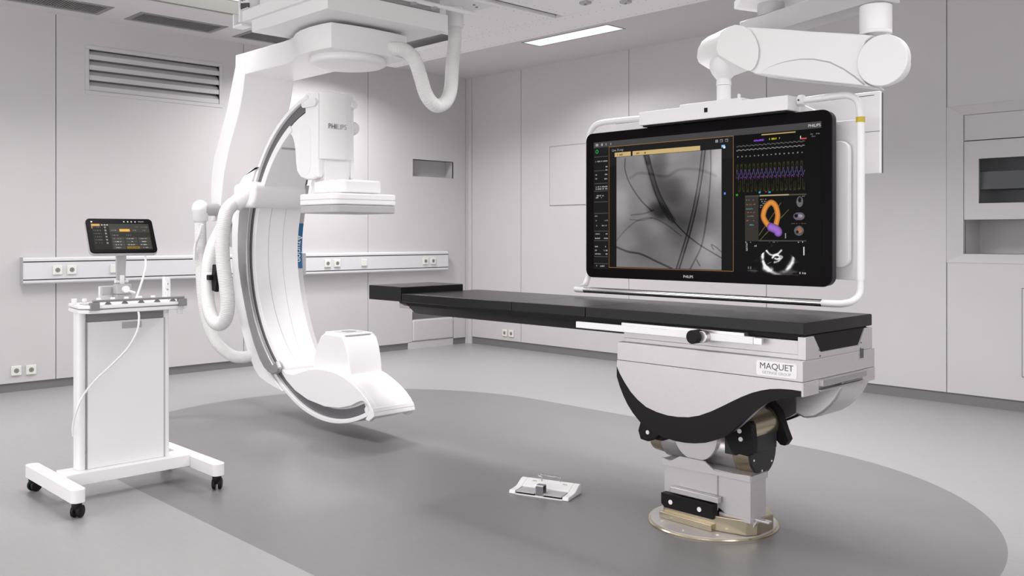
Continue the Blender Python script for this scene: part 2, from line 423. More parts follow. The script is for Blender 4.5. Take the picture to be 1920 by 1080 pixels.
perf(10, 2.20, 3.342, -4.8, -1.966, [(2.32, -4.6, 2.32, -2.05), (3.28, -4.6, 3.28, -2.05), (2.62, -2.9, 2.62, -2.1), (2.95, -2.9, 2.95, -2.1), (2.3, -2.02, 3.3, -2.02)])
perf(11, 3.44, 4.55, -3.3, -1.966, [(3.52, -3.2, 3.52, -2.05), (4.47, -3.2, 4.47, -2.05), (3.95, -2.8, 3.95, -2.1)])
struct('trim_12', MB().box(3.33, 3.45, -4.8, -1.97, PZ + 0.032, PZ + 0.05), M['midgrey'])
# small junction boxes on the plate
for i, (x, y) in enumerate(((3.89, -2.205), (4.13, -2.0))):
    t = thing('junction_box', ('small grey bracket on the perforated ceiling plate, nearer the hose', 'small grey bracket on the perforated ceiling plate, further right above the light')[i], 'bracket', (x, y, PZ))
    MB().box(x - 0.04, x + 0.04, y - 0.03, y + 0.03, PZ - 0.02, PZ - 0.0005).build('body', M['grey'], t, bevel=0.003)
    MB().cyl((x, y, PZ - 0.028), (x, y, PZ - 0.02), 0.01, n=12).build('screw', M['screw'], t)
# ceiling grilles
for i, (a, b, c, d) in enumerate(GR):
    lab = ('leftmost dark rectangular ceiling grille, cut by the top edge of the picture', 'middle dark rectangular ceiling grille above the louvred wall vent', 'dark rectangular ceiling grille half hidden behind the ceiling carriage')[i]
    t = thing('ceiling_grille', lab, 'vent', ((a + b) / 2, (c + d) / 2, CEIL), 'dark grilles in the ceiling border')
    e = 0.045
    MB().box(a, b, c, c + e, CEIL - 0.004, CEIL + 0.02).box(a, b, d - e, d, CEIL - 0.004, CEIL + 0.02).box(a, a + e, c + e, d - e, CEIL - 0.004, CEIL + 0.02).box(b - e, b, c + e, d - e, CEIL - 0.004, CEIL + 0.02).build('frame', M['grillf'], t, bevel=0.002)
    e2 = e + 0.001
    mb = MB()
    for k in range(30):
        y = c + e2 + (d - c - 2 * e2) * (k + 0.5) / 30
        mb.box(a + e2, b - e2, y - 0.003, y + 0.003, CEIL + 0.002, CEIL + 0.02)
    mb.build('slats', M['grillf'], t)
    MB().box(a + e2, b - e2, c + e2, d - e2, CEIL + 0.022, CEIL + 0.03).build('mesh', M['grill'], t)
# ceiling luminaires
def luminaire(i, x, y, sx, sy, pw, label, z=CEIL, holes=False):
    t = thing('ceiling_light', label, 'light', (x, y, z))
    a, b, c, d = x - sx / 2, x + sx / 2, y - sy / 2, y + sy / 2; e = 0.012
    zt = z - 0.012 if not holes else z - 0.004
    MB().box(a - e, b + e, c - e, c, zt, z + 0.01).box(a - e, b + e, d, d + e, zt, z + 0.01).box(a - e, a, c, d, zt, z + 0.01).box(b, b + e, c, d, zt, z + 0.01).build('frame', M['grillf'], t)
    MB().box(a, b, c, d, zt + 0.004, z - 0.0005 if not holes else z + 0.01).build('diffuser', M['lit'], t)
    if pw <= 0: return
    l = lamp('lamp', 0, 0, sx * 0.98, sy * 0.98, pw, spread=150 if y > -3.0 and x < 2 else 132, z=0); l.parent = t; l.location = (0, 0, zt - z - 0.002)
for i, (x, y, sx, sy, pw, lab) in enumerate(LAMPS):
    if i == 0: luminaire(i, 2.60, -0.9375, 1.116, 0.251, pw, 'long glowing ceiling light beside the perforated plate', holes=True)
    else:
        zc = CEIL - 0.007 if (1.13 < x < 6.9 and y < -1.95) else CEIL
        luminaire(i, x, y, sx, sy, pw, lab, z=zc)
bpy.context.view_layer.update()

# ------------------------------------------------------------------ louvred vent in the left wall
t = thing('louvre_vent', 'wide grey louvred air vent high on the left wall', 'vent', (0, -3.975, 2.674))
a, b, c, d = -4.607, -3.343, 2.674, 3.052
e = 0.035
MB().box(0, 0.006, a - e, b + e, c - e, c).box(0, 0.006, a - e, b + e, d, d + e).box(0, 0.006, a - e, a, c, d).box(0, 0.006, b, b + e, c, d).build('frame', M['wall'], t, bevel=0.002)
for k in range(4):
    zt = d - 0.004 - k * (d - c) / 4
    h = (d - c) / 4
    MB().prism([(-0.045, zt - 0.004), (-0.002, zt - 0.045), (-0.002, zt - 0.0875), (-0.045, zt - 0.070)], 'y', a + 0.001, b - 0.001).build('slat', M['wall'], t)
MB().box(-0.075, -0.068, a - 0.01, b + 0.01, c - 0.01, d + 0.01).build('back_plate', M['midgrey'], t)
for q in (a - 0.012, b): MB().box(-0.13, -0.001, q, q + 0.012, c, d).build('side_plate', M['wall'], t)

# ------------------------------------------------------------------ power sockets, wall rails
def socket_parts(parent, p, nrm, s=0.082, plain=False, name=None):
    """square outlet centred at p on a wall facing nrm ('x' or '-y')"""
    def bx(mb, u0, u1, z0, z1, d0, d1):
        if nrm == 'x': return mb.box(p[0] + d0, p[0] + d1, p[1] + u0, p[1] + u1, p[2] + z0, p[2] + z1)
        return mb.box(p[0] + u0, p[0] + u1, p[1] - d1, p[1] - d0, p[2] + z0, p[2] + z1)
    h = s / 2
    pl = bx(MB(), -h, h, -h, h, 0.0005, 0.014).build(name or 'cover_plate', M['socket'], parent, bevel=0.004)
    if plain: return pl
    def cy(r, d0, d1):
        q = Vector(p); n_ = Vector((1, 0, 0)) if nrm == 'x' else Vector((0, -1, 0))
        return MB().cyl(q + n_ * d0, q + n_ * d1, r, n=28)
    cy(0.021, 0.0141, 0.0147).build('recess', M['sockhole'], pl)
    cy(0.0035, 0.0147, 0.0155).build('pin_hole', M['hole'], pl)
    return pl
def wall_socket(p, nrm, label):
    t = thing('power_socket', label, 'socket', p)
    socket_parts(t, p, nrm)
wall_socket((0, -5.216, 0.183), 'x', 'left one of the two cream power sockets low on the left wall')
wall_socket((0, -5.097, 0.180), 'x', 'right one of the two cream power sockets low on the left wall')
wall_socket((0.672, 0, 0.178), '-y', 'left one of the two small power sockets low on the back wall near the corner')
wall_socket((0.785, 0, 0.178), '-y', 'right one of the two small power sockets low on the back wall near the corner')
def wall_rail(y0, y1, label, socks, blanks):
    t = thing('wall_supply_rail', label, 'wall rail', (0, (y0 + y1) / 2, 0.93))
    prof = [(0.001, 0.930), (0.066, 0.930), (0.080, 0.942), (0.080, 0.962), (0.072, 0.962), (0.072, 0.970), (0.078, 0.970), (0.078, 1.120), (0.072, 1.120), (0.072, 1.128), (0.080, 1.128), (0.080, 1.148), (0.066, 1.160), (0.001, 1.160)]
    MB().prism(prof, 'y', y0 + 0.004, y1 - 0.004).build('housing', M['rail'], t)
    MB().box(0.0722, 0.0795, y0 + .004, y1 - .004, 0.9605, 0.9715).build('slot', M['hole'], t); MB().box(0.0722, 0.0795, y0 + .004, y1 - .004, 1.1185, 1.1295).build('slot', M['hole'], t)
    for a in (y0, y1 - 0.0035): MB().box(0.001, 0.0815, a, a + 0.0035, 0.928, 1.162).build('end_cap', M['grey'], t)
    for y in socks: socket_parts(t, (0.078, y, 1.047), 'x', 0.08, name='power_outlet')
    for y in blanks: socket_parts(t, (0.078, y, 1.047), 'x', 0.075, plain=True, name='blank_plate')
wall_rail(-5.187, -3.05, 'long white supply rail with dark slots on the left wall behind the cart', (-4.905, -4.785), (-4.412,))
wall_rail(-2.396, -0.394, 'shorter white supply rail on the left wall between the C-arm and the corner', (-2.122, -2.000, -0.757, -0.640), (-1.640,))

# ================================================================== C-ARM X-RAY UNIT
CX, CZ, YN, YF = 3.305, 1.222, -4.215, -3.765
ca = thing('c_arm', 'large white C-shaped X-ray arm hanging from the ceiling on an L-shaped stand', 'medical scanner', (3.23, -3.99, 2.8))
# ceiling carriage
MB().box(2.74, 3.71, -4.47, -3.47, 2.79, 2.915).build('carriage_cover', M['white2'], ca, bevel=0.006)
MB().box(2.66, 3.70, -4.50, -4.40, 2.875, 2.955).box(2.70, 3.69, -4.44, -4.38, 2.84, 2.874).build('side_beam', M['white2'], ca, bevel=0.006)
MB().box(2.52, 2.535, -4.50, -4.42, 2.865, 2.95).box(2.52, 2.655, -4.50, -4.42, 2.85, 2.866).box(2.645, 2.662, -4.52, -4.40, 2.87, 3.19).build('side_bracket', M['white2'], ca, bevel=0.002)
for x, z in ((2.69, 3.02), (2.72, 3.02)):
    MB().cyl((x, -4.524, z), (x, -4.50, z), 0.008, n=14).build('bolt', M['screw'], ca)
MB().box(2.664, 2.76, -4.51, -4.40, 2.956, 3.10).build('roller_block', M['white2'], ca, bevel=0.003)
for k in range(4):
    MB().box(2.672 + k * 0.028, 2.686 + k * 0.028, -4.518, -4.50, 2.958, 3.0 - 0.004 * k).build('roller', M['ink'], ca)
MB().box(2.78, 3.66, -4.43, -4.36, 2.958, 3.195).build('upper_frame', M['white2'], ca, bevel=0.003)
MB().box(2.78, 3.66, -4.36, -3.50, 2.93, 3.197).build('drive_box', M['grey'], ca, bevel=0.01)
MB().cyl((3.735, -4.40, 2.955), (3.735, -3.25, 2.955), 0.016, n=16).build('cable_conduit', M['white2'], ca)
for y in (-3.62, -3.80): MB().box(3.715, 3.755, y - 0.012, y + 0.012, 2.925, 2.94).build('conduit_clip', M['grey'], ca)
MB().box(3.22, 3.72, -3.42, -3.02, 3.055, 3.075).box(3.3, 3.42, -3.46, -3.1, 3.075, 3.197).build('hose_plate', M['white2'], ca, bevel=0.003)
for x, y in ((3.30, -3.30), (3.34, -3.36), (3.60, -3.10), (3.64, -3.16)):
    MB().cyl((x, y, 3.048), (x, y, 3.055), 0.010, n=14).build('bolt', M['screw'], ca)
MB().loft((3.464, -3.198, 3.054), (3.464, -3.198, 2.905), [(0, 0.066), (0.9, 0.066), (0.93, 0.068), (1.0, 0.066)], 36).build('hose_socket', M['white2'], ca)
H1 = [(3.40, -3.84, 2.66), (3.47, -3.82, 2.662), (3.516, -3.79, 2.658), (3.54, -3.74, 2.655), (3.546, -3.687, 2.632), (3.549, -3.641, 2.593), (3.536, -3.583, 2.488), (3.528, -3.533, 2.38), (3.527, -3.478, 2.317), (3.515, -3.404, 2.297), (3.51, -3.323, 2.338), (3.496, -3.265, 2.436), (3.482, -3.237, 2.616), (3.470, -3.205, 2.783), (3.464, -3.198, 2.91)]
MB().tube(H1, 0.051, 26, rib=0.0020, pitch=0.0115).build('cable_hose', M['hose'], ca, sharp=20, label='corrugated white hose drooping below the ceiling')
# turntable and L-arm
pl = [(2.146, -4.205), (2.72, -4.205), (2.84, -4.215), (2.93, -4.245), (3.02, -4.285), (3.13, -4.315), (3.27, -4.325), (3.40, -4.318), (3.49, -4.300), (3.515, -4.15), (3.522, -3.99), (3.515, -3.82), (3.49, -3.665)]
pl2 = [(3.40, -3.655), (3.27, -3.65), (3.13, -3.66), (3.02, -3.69), (2.93, -3.73), (2.84, -3.76), (2.72, -3.775), (2.146, -3.775)]
MB().prism(pl + pl2, 'z', 2.598, 2.768).build('l_arm_beam', M['white'], ca, bevel=0.006, sharp=30)
MB().loft((3.23, -3.99, 2.60), (3.23, -3.99, 2.545), [(0, 0.262), (0.25, 0.270), (0.5, 0.272), (0.8, 0.266), (0.95, 0.25), (1, 0.20)], 64).build('turntable_dish', M['white'], ca, sharp=50)
MB().cyl((3.23, -3.99, 2.767), (3.23, -3.99, 2.793), 0.20, n=48).build('turntable_neck', M['ink'], ca)
MB().box(2.22, 2.52, -4.12, -3.86, 2.767, 2.80).build('arm_top_box', M['white2'], ca, bevel=0.004)
leg = [(1.995, 2.768), (1.985, 2.55), (1.960, 2.42), (1.900, 2.30), (1.800, 2.13), (1.690, 1.90), (1.610, 1.66), (1.580, 1.47), (1.715, 1.47), (1.745, 1.60), (1.800, 1.85), (1.880, 2.03), (1.960, 2.16), (2.055, 2.32), (2.110, 2.46), (2.145, 2.598), (2.145, 2.768)]
MB().prism(leg, 'y', -4.205, -3.775).build('l_arm_leg', M['white'], ca, bevel=0.006, sharp=30)
back = [(1.95, 2.725), (1.87, 2.54), (1.79, 2.356), (1.68, 2.17), (1.568, 1.988), (1.53, 1.85), (1.516, 1.697), (1.525, 1.60), (1.67, 1.60), (1.71, 1.80), (1.83, 2.10), (1.97, 2.35), (2.0, 2.5), (2.02, 2.725)]
MB().prism(back, 'y', -4.175, -3.81).build('leg_rear_cover', M['white2'], ca, bevel=0.004, sharp=30)
MB().loft((1.60, -3.99, 1.42), (2.06, -3.99, 1.42), [(0, 0.15), (0.05, 0.175), (0.95, 0.175), (1, 0.16)], 48).build('pivot_hub', M['white2'], ca, sharp=50)
# sleeve that carries the C
def arcpts(r, a0, a1, n):
    return [(CX + r * math.cos(R(a0 + (a1 - a0) * i / n)), CZ + r * math.sin(R(a0 + (a1 - a0) * i / n))) for i in range(n + 1)]
shell = [(2.384, 1.865), (2.278, 1.854), (2.17, 1.811), (2.085, 1.744), (2.024, 1.642), (1.998, 1.526), (1.977, 1.358), (1.981, 1.191), (1.998, 0.982), (2.05, 0.796), (2.127, 0.635), (2.22, 0.478), (2.327, 0.346), (2.408, 0.29), (2.519, 0.259), (2.635, 0.237), (2.741, 0.222)] + arcpts(1.150, 239.5, 146, 40)
MB().prism(shell, 'y', YN - 0.012, YF - 0.004).build('sleeve_shell', M['white'], ca, bevel=0.01, sharp=30)
plate = [(2.167, 1.58), (2.142, 1.523), (2.121, 1.358), (2.121, 1.235), (2.133, 1.111), (2.167, 0.989), (2.235, 0.808), (2.301, 0.662), (2.374, 0.535), (2.454, 0.434), (2.526, 0.37), (2.588, 0.345), (2.657, 0.336), (2.718, 0.351), (2.74, 0.392), (2.703, 0.442)] + arcpts(1.042, 231.5, 160.5, 40)
for ya, yb in ((YN - 0.042, YN - 0.004),):
    MB().prism(plate, 'y', ya, yb).build('guide_plate', M['guide'], ca, bevel=0.012, sharp=30)
# narrow rim running along the plate
rim = arcpts(1.175, 232, 163, 30) + arcpts(1.190, 163, 232, 30)
belt = [(2.10, 1.560), (2.40, 1.560), (2.44, 1.60), (2.455, 1.67), (2.45, 1.72), (2.40, 1.755), (2.28, 1.765), (2.12, 1.74)]
MB().prism(belt, 'y', YN - 0.075, YF - 0.075).build('sleeve_collar', M['white2'], ca, bevel=0.028, seg=5, sharp=30)
MB().loft((2.37, -4.235, 1.700), (2.225, -4.325, 1.592), [(0, 0.02), (0.15, 0.052), (0.4, 0.062), (0.8, 0.064), (1, 0.060)], 32).build('hose_elbow', M['white2'], ca, sharp=50)
HA = [(2.25, -4.31, 1.612), (2.245, -4.36, 1.585), (2.262, -4.416, 1.53), (2.275, -4.445, 1.438), (2.271, -4.454, 1.318), (2.274, -4.451, 1.159), (2.29, -4.434, 0.98), (2.299, -4.425, 0.841), (2.269, -4.427, 0.735), (2.194, -4.432, 0.685), (2.114, -4.444, 0.704), (2.041, -4.447, 0.787), (1.982, -4.435, 0.927), (1.943, -4.404, 1.11), (1.915, -4.357, 1.254), (1.890, -4.28, 1.38), (1.82, -4.20, 1.47)]
MB().tube(HA, 0.053, 26, rib=0.0020, pitch=0.012).build('cable_hose', M['hose'], ca, sharp=20, label='corrugated white hose looping beside the sleeve')
HB = [(1.705, -4.357, 1.50), (1.71, -4.357, 1.359), (1.713, -4.354, 1.146), (1.741, -4.354, 0.892), (1.793, -4.343, 0.683), (1.89, -4.315, 0.52), (2.015, -4.258, 0.421), (2.174, -4.238, 0.414), (2.30, -4.18, 0.44)]
MB().tube(HB, 0.046, 24, rib=0.0020, pitch=0.012).build('cable_hose', M['hose'], ca, sharp=20, label='longer corrugated white hose sagging to the foot of the sleeve')
MB().loft((1.706, -4.357, 1.635), (1.706, -4.357, 1.465), [(0, 0.012), (0.06, 0.035), (0.14, 0.050), (0.26, 0.061), (0.4, 0.066), (0.52, 0.066), (0.56, 0.061), (0.97, 0.060), (1, 0.054)], 32).build('hose_cap', M['white2'], ca, sharp=50)
MB().cyl((1.72, -4.34, 1.56), (1.70, -4.20, 1.56), 0.05, n=28).build('cap_joint', M['grey'], ca)
MB().loft((1.955, -4.405, 1.055), (1.965, -4.41, 0.995), [(0, 0.059), (0.2, 0.061), (0.8, 0.061), (1, 0.059)], 28).build('hose_clamp', M['white2'], ca)
MB().prism([(2.03, 0.93), (2.09, 0.92), (2.10, 0.99), (2.075, 1.04), (2.10, 1.08), (2.09, 1.13), (2.04, 1.13), (2.02, 1.03)], 'y', -4.42, -4.39).box(2.0, 2.05, -4.45, -4.40, 1.01, 1.05).build('clamp_handle', M['black'], ca, bevel=0.006)
MB().tube([(1.83, -4.40, 1.44), (1.80, -4.41, 1.36), (1.755, -4.42, 1.28), (1.735, -4.42, 1.16)], 0.012, 12).build('thin_cable', M['white2'], ca)
# the C itself
A0, A1 = 103, 298.5
MB().arc(CX, CZ, [(1.116, YN), (1.145, YN), (1.145, YF), (1.116, YF)], A0, A1, 120).build('c_outer_band', M['white'], ca, bevel=0.004, sharp=30)
MB().arc(CX, CZ, [(1.052, YN + 0.022), (1.1155, YN + 0.022), (1.1155, YF - 0.022), (1.052, YF - 0.022)], A0 + 1, 292.5, 120).build('c_side_channel', M['darksteel'], ca, sharp=30)
MB().arc(CX, CZ, [(1.047, YF - 0.052), (1.058, YF - 0.052), (1.058, YF - 0.003), (1.047, YF - 0.003)], 150, 236, 60).build('c_far_edge', M['alu'], ca, sharp=30)
MB().arc(CX, CZ, [(1.000, YN + 0.012), (1.0455, YN + 0.004), (1.0455, YF - 0.062), (1.000, YF - 0.070)], 118, 236, 100).build('c_inner_cover', M['white'], ca, bevel=0.004, sharp=30)
MB().arc(CX, CZ, [(0.9985, YN + 0.120), (1.001, YN + 0.120), (1.001, YN + 0.123), (0.9985, YN + 0.123)], 150, 234, 60).build('cover_seam', M['grey'], ca)
MB().arc(CX, CZ, [(0.9985, YN + 0.245), (1.001, YN + 0.245), (1.001, YN + 0.2465), (0.9985, YN + 0.2465)], 150, 230, 60).build('cover_seam', M['grey'], ca)
MB().arc(CX, CZ, [(1.036, YN + 0.001), (1.0425, YN - 0.006), (1.0425, YN + 0.006), (1.036, YN + 0.004)], 159, 231, 60).build('rubber_seal', M['ink'], ca)
bs = MB().arc(CX, CZ, [(1.0445, YF - 0.060), (1.0462, YF - 0.060), (1.0462, YF - 0.004), (1.0445, YF - 0.004)], 167.5, 187.2, 24).build('blue_name_strip', M['blue'], ca, label='blue strip with white lettering')
def on_arc(u, v, d):      # text runs down the strip, letters turned with it
    a = R(178.6) + u / 1.044
    r = 1.0443 - d
    return (CX + r * math.cos(a), YF - 0.032 + v, CZ + r * math.sin(a))
txt('Azurion', 0.070, on_arc, 'lettering', M['label'], bs, sx=0.95)
YE, YT = -3.88, -3.85      # far sides of the foot and of the head
# X-ray tube housing at the foot of the C
cover = [(2.64, 0.405), (2.70, 0.375), (2.79, 0.352), (2.87, 0.352), (2.96, 0.375), (3.066, 0.406), (3.18, 0.424), (3.30, 0.428), (3.433, 0.419), (3.50, 0.405), (3.58, 0.378), (3.661, 0.342), (3.735, 0.298), (3.80, 0.275), (3.855, 0.262), (3.855, 0.235), (3.790, 0.232), (3.735, 0.272), (3.697, 0.268), (3.597, 0.225), (3.459, 0.194), (3.283, 0.180), (3.065, 0.200), (2.90, 0.243), (2.78, 0.300), (2.69, 0.360)]
body = [(2.66, 0.405), (2.70, 0.38), (2.79, 0.36), (2.87, 0.36), (2.96, 0.38), (3.066, 0.412), (3.18, 0.428), (3.30, 0.432), (3.44, 0.424), (3.55, 0.400), (3.66, 0.362), (3.74, 0.318), (3.80, 0.285), (3.845, 0.255)] + arcpts(1.118, 298.2, 236, 24)
up = [(2.66, 0.405), (2.70, 0.378), (2.79, 0.355), (2.87, 0.355), (2.96, 0.378), (3.066, 0.409), (3.18, 0.427), (3.30, 0.431), (3.43, 0.423), (3.53, 0.402), (3.62, 0.370), (3.70, 0.335), (3.76, 0.302), (3.81, 0.265), (3.845, 0.225), (3.858, 0.190)]
MB().prism(up + [(3.84, 0.178)] + arcpts(1.142, 297, 292, 5) + arcpts(1.110, 291, 236, 24), 'y', YN + 0.032, YE - 0.032).build('tube_housing', M['white'], ca, bevel=0.004, sharp=30)
cheek = up + [(3.80, 0.150), (3.757, 0.158), (3.790, 0.190), (3.80, 0.225), (3.785, 0.255), (3.745, 0.272), (3.715, 0.272), (3.66, 0.253), (3.597, 0.225), (3.459, 0.192), (3.283, 0.178), (3.065, 0.198), (2.90, 0.241), (2.78, 0.300), (2.69, 0.365)]
for ya, yb in ((YN - 0.001, YN + 0.034), (YE - 0.034, YE + 0.001)):
    MB().prism(cheek, 'y', ya, yb).build('housing_cheek', M['white'], ca, bevel=0.005, sharp=30)
for y in (YN - 0.0005, YE - 0.006):
    MB().cyl((3.775, y, 0.222), (3.775, y + 0.0065, 0.222), 0.022, n=20).build('cap_screw', M['white2'], ca)
def frustum(mb, b, t, z0, z1, zmid=None):
    v = [(b[0], b[2], z0), (b[1], b[2], z0), (b[1], b[3], z0), (b[0], b[3], z0), (t[0], t[2], z1), (t[1], t[2], z1), (t[1], t[3], z1), (t[0], t[3], z1)]
    return mb.add(v, [(3, 2, 1, 0), (4, 5, 6, 7), (0, 1, 5, 4), (1, 2, 6, 5), (2, 3, 7, 6), (3, 0, 4, 7)])
mb = MB()
prof = [(3.015, 0.38), (3.035, 0.50), (3.075, 0.58), (3.120, 0.645), (3.165, 0.668), (3.375, 0.668), (3.415, 0.640), (3.450, 0.57), (3.470, 0.49), (3.485, 0.38)]
mb.prism(prof, 'y', -4.145, -3.872, None)
o_ = mb.build('tube_collimator', M['white'], ca, bevel=0.014, seg=4, sharp=25)
MB().box(3.14, 3.40, -4.12, -3.90, 0.664, 0.676).build('collimator_plate', M['white2'], ca, bevel=0.005)
MB().prism(rrect(3.185, 3.355, -4.09, -3.93, 0.03), 'z', 0.675, 0.679).build('collimator_window', M['grey'], ca)
MB().prism(rrect(3.225, 3.315, -4.05, -3.97, 0.02), 'z', 0.679, 0.682).build('collimator_insert', M['midgrey'], ca)
# detector housing at the head of the C
det = [(2.63, 2.005), (2.657, 2.036), (2.72, 2.086), (2.781, 2.128), (2.85, 2.167), (2.924, 2.199), (3.0, 2.224), (3.0, 2.352), (3.07, 2.362), (3.15, 2.362), (3.165, 2.34), (3.165, 1.80), (3.155, 1.76), (3.10, 1.745), (3.02, 1.745), (2.94, 1.765), (2.89, 1.81), (2.875, 1.87), (2.865, 1.96), (2.85, 2.02), (2.825, 2.065), (2.79, 2.088), (2.745, 2.082), (2.70, 2.045), (2.66, 2.00)]
MB().prism(det, 'y', YN + 0.018, YT - 0.04).build('detector_bracket', M['white'], ca, bevel=0.014, seg=4, sharp=30)
dcx, dcy = 3.235, -3.99
def rot_prism(mb, poly, z0, z1): return mb.prism(poly, 'z', z0, z1)
hp = [(2.99, YN + 0.030), (3.13, YN + 0.020), (3.16, YN + 0.028), (3.18, YN + 0.05), (3.20, YN + 0.12), (3.205, -3.99), (3.20, YT - 0.13), (3.18, YT - 0.075), (3.13, YT - 0.05), (2.99, YT - 0.05)]
mb = MB().prism(hp, 'z', 1.885, 2.360)
mb.build('detector_tower', M['white'], ca, bevel=0.010, seg=3, sharp=30)
MB().box(2.99, 3.17, YN + 0.022, YN + 0.055, 1.76, 1.885).box(2.99, 3.175, YT - 0.075, YT - 0.05, 1.76, 1.885).build('tower_cheek', M['white'], ca, bevel=0.006)
MB().prism(rrect(2.975, 3.165, 2.255, 2.312, 0.027, 6), 'y', YN + 0.004, YN + 0.03).build('channel_end_plug', M['white2'], ca)
MB().cyl((3.135, YN + 0.002, 2.283), (3.135, YN + 0.01, 2.283), 0.016, n=24).build('cap_screw', M['white2'], ca)
MB().cyl((3.17, YT - 0.06, 2.285), (3.193, YT - 0.055, 2.285), 0.028, n=28).build('cap_screw', M['white2'], ca)
MB().loft((3.09, YT - 0.052, 2.13), (3.09, YT + 0.03, 2.13), [(0, 0.05), (0.7, 0.05), (1, 0.036)], 32).build('side_knob', M['white2'], ca, sharp=50)
MB().prism(rrect(2.925, 3.075, 1.775, 2.14, 0.07, 8), 'y', YN + 0.0165, YN + 0.0178).build('side_inlay', M['white2'], ca)
MB().prism([(3.0, YN + 0.07), (3.175, YN + 0.07), (3.185, -3.99), (3.175, YT - 0.09), (3.0, YT - 0.09)], 'z', 1.71, 1.90).build('detector_neck', M['white2'], ca, bevel=0.01, sharp=30)
MB().box(2.95, 3.2, -4.12, -3.86, 1.60, 1.745).build('neck_block', M['white'], ca, bevel=0.012)
MB().prism(rrect(3.04, 3.42, -4.17, -3.82, 0.05), 'z', 1.645, 1.735, ).build('detector_shoulder', M['white'], ca, bevel=0.014, seg=4, sharp=30)
MB().prism(rrect(3.002, 3.463, -4.26, -3.72, 0.055), 'z', 1.560, 1.640).build('flat_detector', M['white'], ca, bevel=0.012, seg=4, sharp=30)
MB().prism(rrect(3.006, 3.459, -4.256, -3.724, 0.055), 'z', 1.506, 1.559).build('detector_bumper', M['grey'], ca, bevel=0.008, sharp=30)
MB().prism(rrect(3.0, 3.465, -4.262, -3.718, 0.055), 'z', 1.598, 1.600).build('detector_seam', M['grey'], ca)
# maker's name on the tower
def on_tower(u, v, d): return (3.2065 + d, -4.06 + u, 2.115 + v)
txt('PHI', 0.052, lambda u, v, d: on_tower(u - 0.042, v, d), 'lettering', M['ink'], ca, sx=0.92)
txt('LIPS', 0.052, lambda u, v, d: on_tower(u + 0.036, v, d), 'lettering', M['inkgrey'], ca, sx=0.92)
# hatch line between inner cover and channel near the head
MB().arc(CX, CZ, [(0.990, YN + 0.02), (1.0, YN + 0.02), (1.0, YF - 0.07), (0.990, YF - 0.07)], 129.0, 129.6, 2).build('cover_joint', M['grey'], ca)
MB().prism([(2.66, 0.408), (2.664, 0.408), (2.664, 0.412), (2.66, 0.412)], 'y', YN + 0.02, YF - 0.19).build('cover_joint', M['grey'], ca)

# ================================================================== PATIENT TABLE
pt = thing('operating_table', 'silver column-mounted operating table with a long black floating top', 'table', (6.245, -3.98, 0))
TN, TF = -4.303, -3.655
# floor plate
MB().loft((6.245, -3.98, 0.0005), (6.245, -3.98, 0.010), [(0, 0.304), (0.5, 0.304), (1, 0.300)], 80).build('floor_ring', M['gold'], pt)
MB().cyl((6.245, -3.98, 0.0102), (6.245, -3.98, 0.014), 0.291, n=80).build('floor_disc', M['alu'], pt)
for k in range(10):
    a = R(20 + 36 * k); MB().cyl((6.245 + .25 * math.cos(a), -3.98 + .25 * math.sin(a), 0.014), (6.245 + .25 * math.cos(a), -3.98 + .25 * math.sin(a), 0.016), 0.008, n=12).build('disc_screw', M['chrome'], pt)
foot = [(6.065, -4.125), (6.36, -4.135), (6.50, -4.10), (6.53, -4.06), (6.53, -3.92), (6.44, -3.83), (6.12, -3.83), (6.05, -3.92), (6.05, -4.09)]
MB().prism(foot, 'z', 0.0145, 0.085).build('gold_foot', M['gold'], pt, bevel=0.006)
MB().prism([(6.06, -4.15), (6.355, -4.16), (6.355, -4.12), (6.06, -4.11)], 'z', 0.0145, 0.045).build('foot_step', M['gold'], pt, bevel=0.003)
col = [(6.052, -4.10), (6.52, -4.10), (6.52, -3.97), (6.43, -3.86), (6.15, -3.86), (6.052, -3.97)]
MB().prism([(6.052, 0.285), (6.052, 0.11), (6.36, 0.11), (6.42, 0.075), (6.52, 0.075), (6.52, 0.285)], 'y', -4.10, -3.97).prism([(6.052, -3.9701), (6.52, -3.9701), (6.43, -3.86), (6.15, -3.86)], 'z', 0.075, 0.284).build('column', M['alu'], pt, bevel=0.003)
MB().prism([(6.36, -4.103), (6.522, -4.103), (6.522, -3.97), (6.36, -3.97)], 'z', 0.075, 0.095).build('column_skirt', M['alu'], pt, bevel=0.002)
lip = [(6.045, -4.108), (6.528, -4.108), (6.528, -3.965), (6.436, -3.852), (6.144, -3.852), (6.045, -3.965)]
MB().prism(lip, 'z', 0.258, 0.286).build('column_lip', M['alu'], pt, bevel=0.002)
MB().prism([(6.049, 0.291), (6.099, 0.282), (6.151, 0.313), (6.29, 0.313), (6.344, 0.280), (6.526, 0.291), (6.526, 0.262), (6.341, 0.262), (6.049, 0.257)], 'y', -4.114, -4.104).build('lip_shield', M['alu'], pt)
MB().prism([(6.35, -4.1065), (6.354, -4.1065), (6.354, -4.1), (6.35, -4.1)], 'z', 0.10, 0.257).build('column_joint', M['grey'], pt)
lp = MB().prism([(6.07, 0.135), (6.358, 0.135), (6.358, 0.068), (6.09, 0.068), (6.07, 0.085)], 'y', -4.150, -4.112).build('black_foot_bar', M['black'], pt, bevel=0.002)
for x in (6.126, 6.286): MB().cyl((x, -4.153, 0.10), (x, -4.150, 0.10), 0.011, n=18).build('bolt', M['label'], lp)
MB().box(6.11, 6.375, -4.135, -4.105, 0.140, 0.168).build('steel_tab', M['steel'], pt, bevel=0.003)
MB().box(6.50, 6.60, -4.08, -4.05, 0.085, 0.095).prism([(6.475, 0.02), (6.50, 0.02), (6.545, 0.088), (6.52, 0.088)], 'y', -4.075, -4.055).build('release_lever', M['chrome'], pt, bevel=0.002)
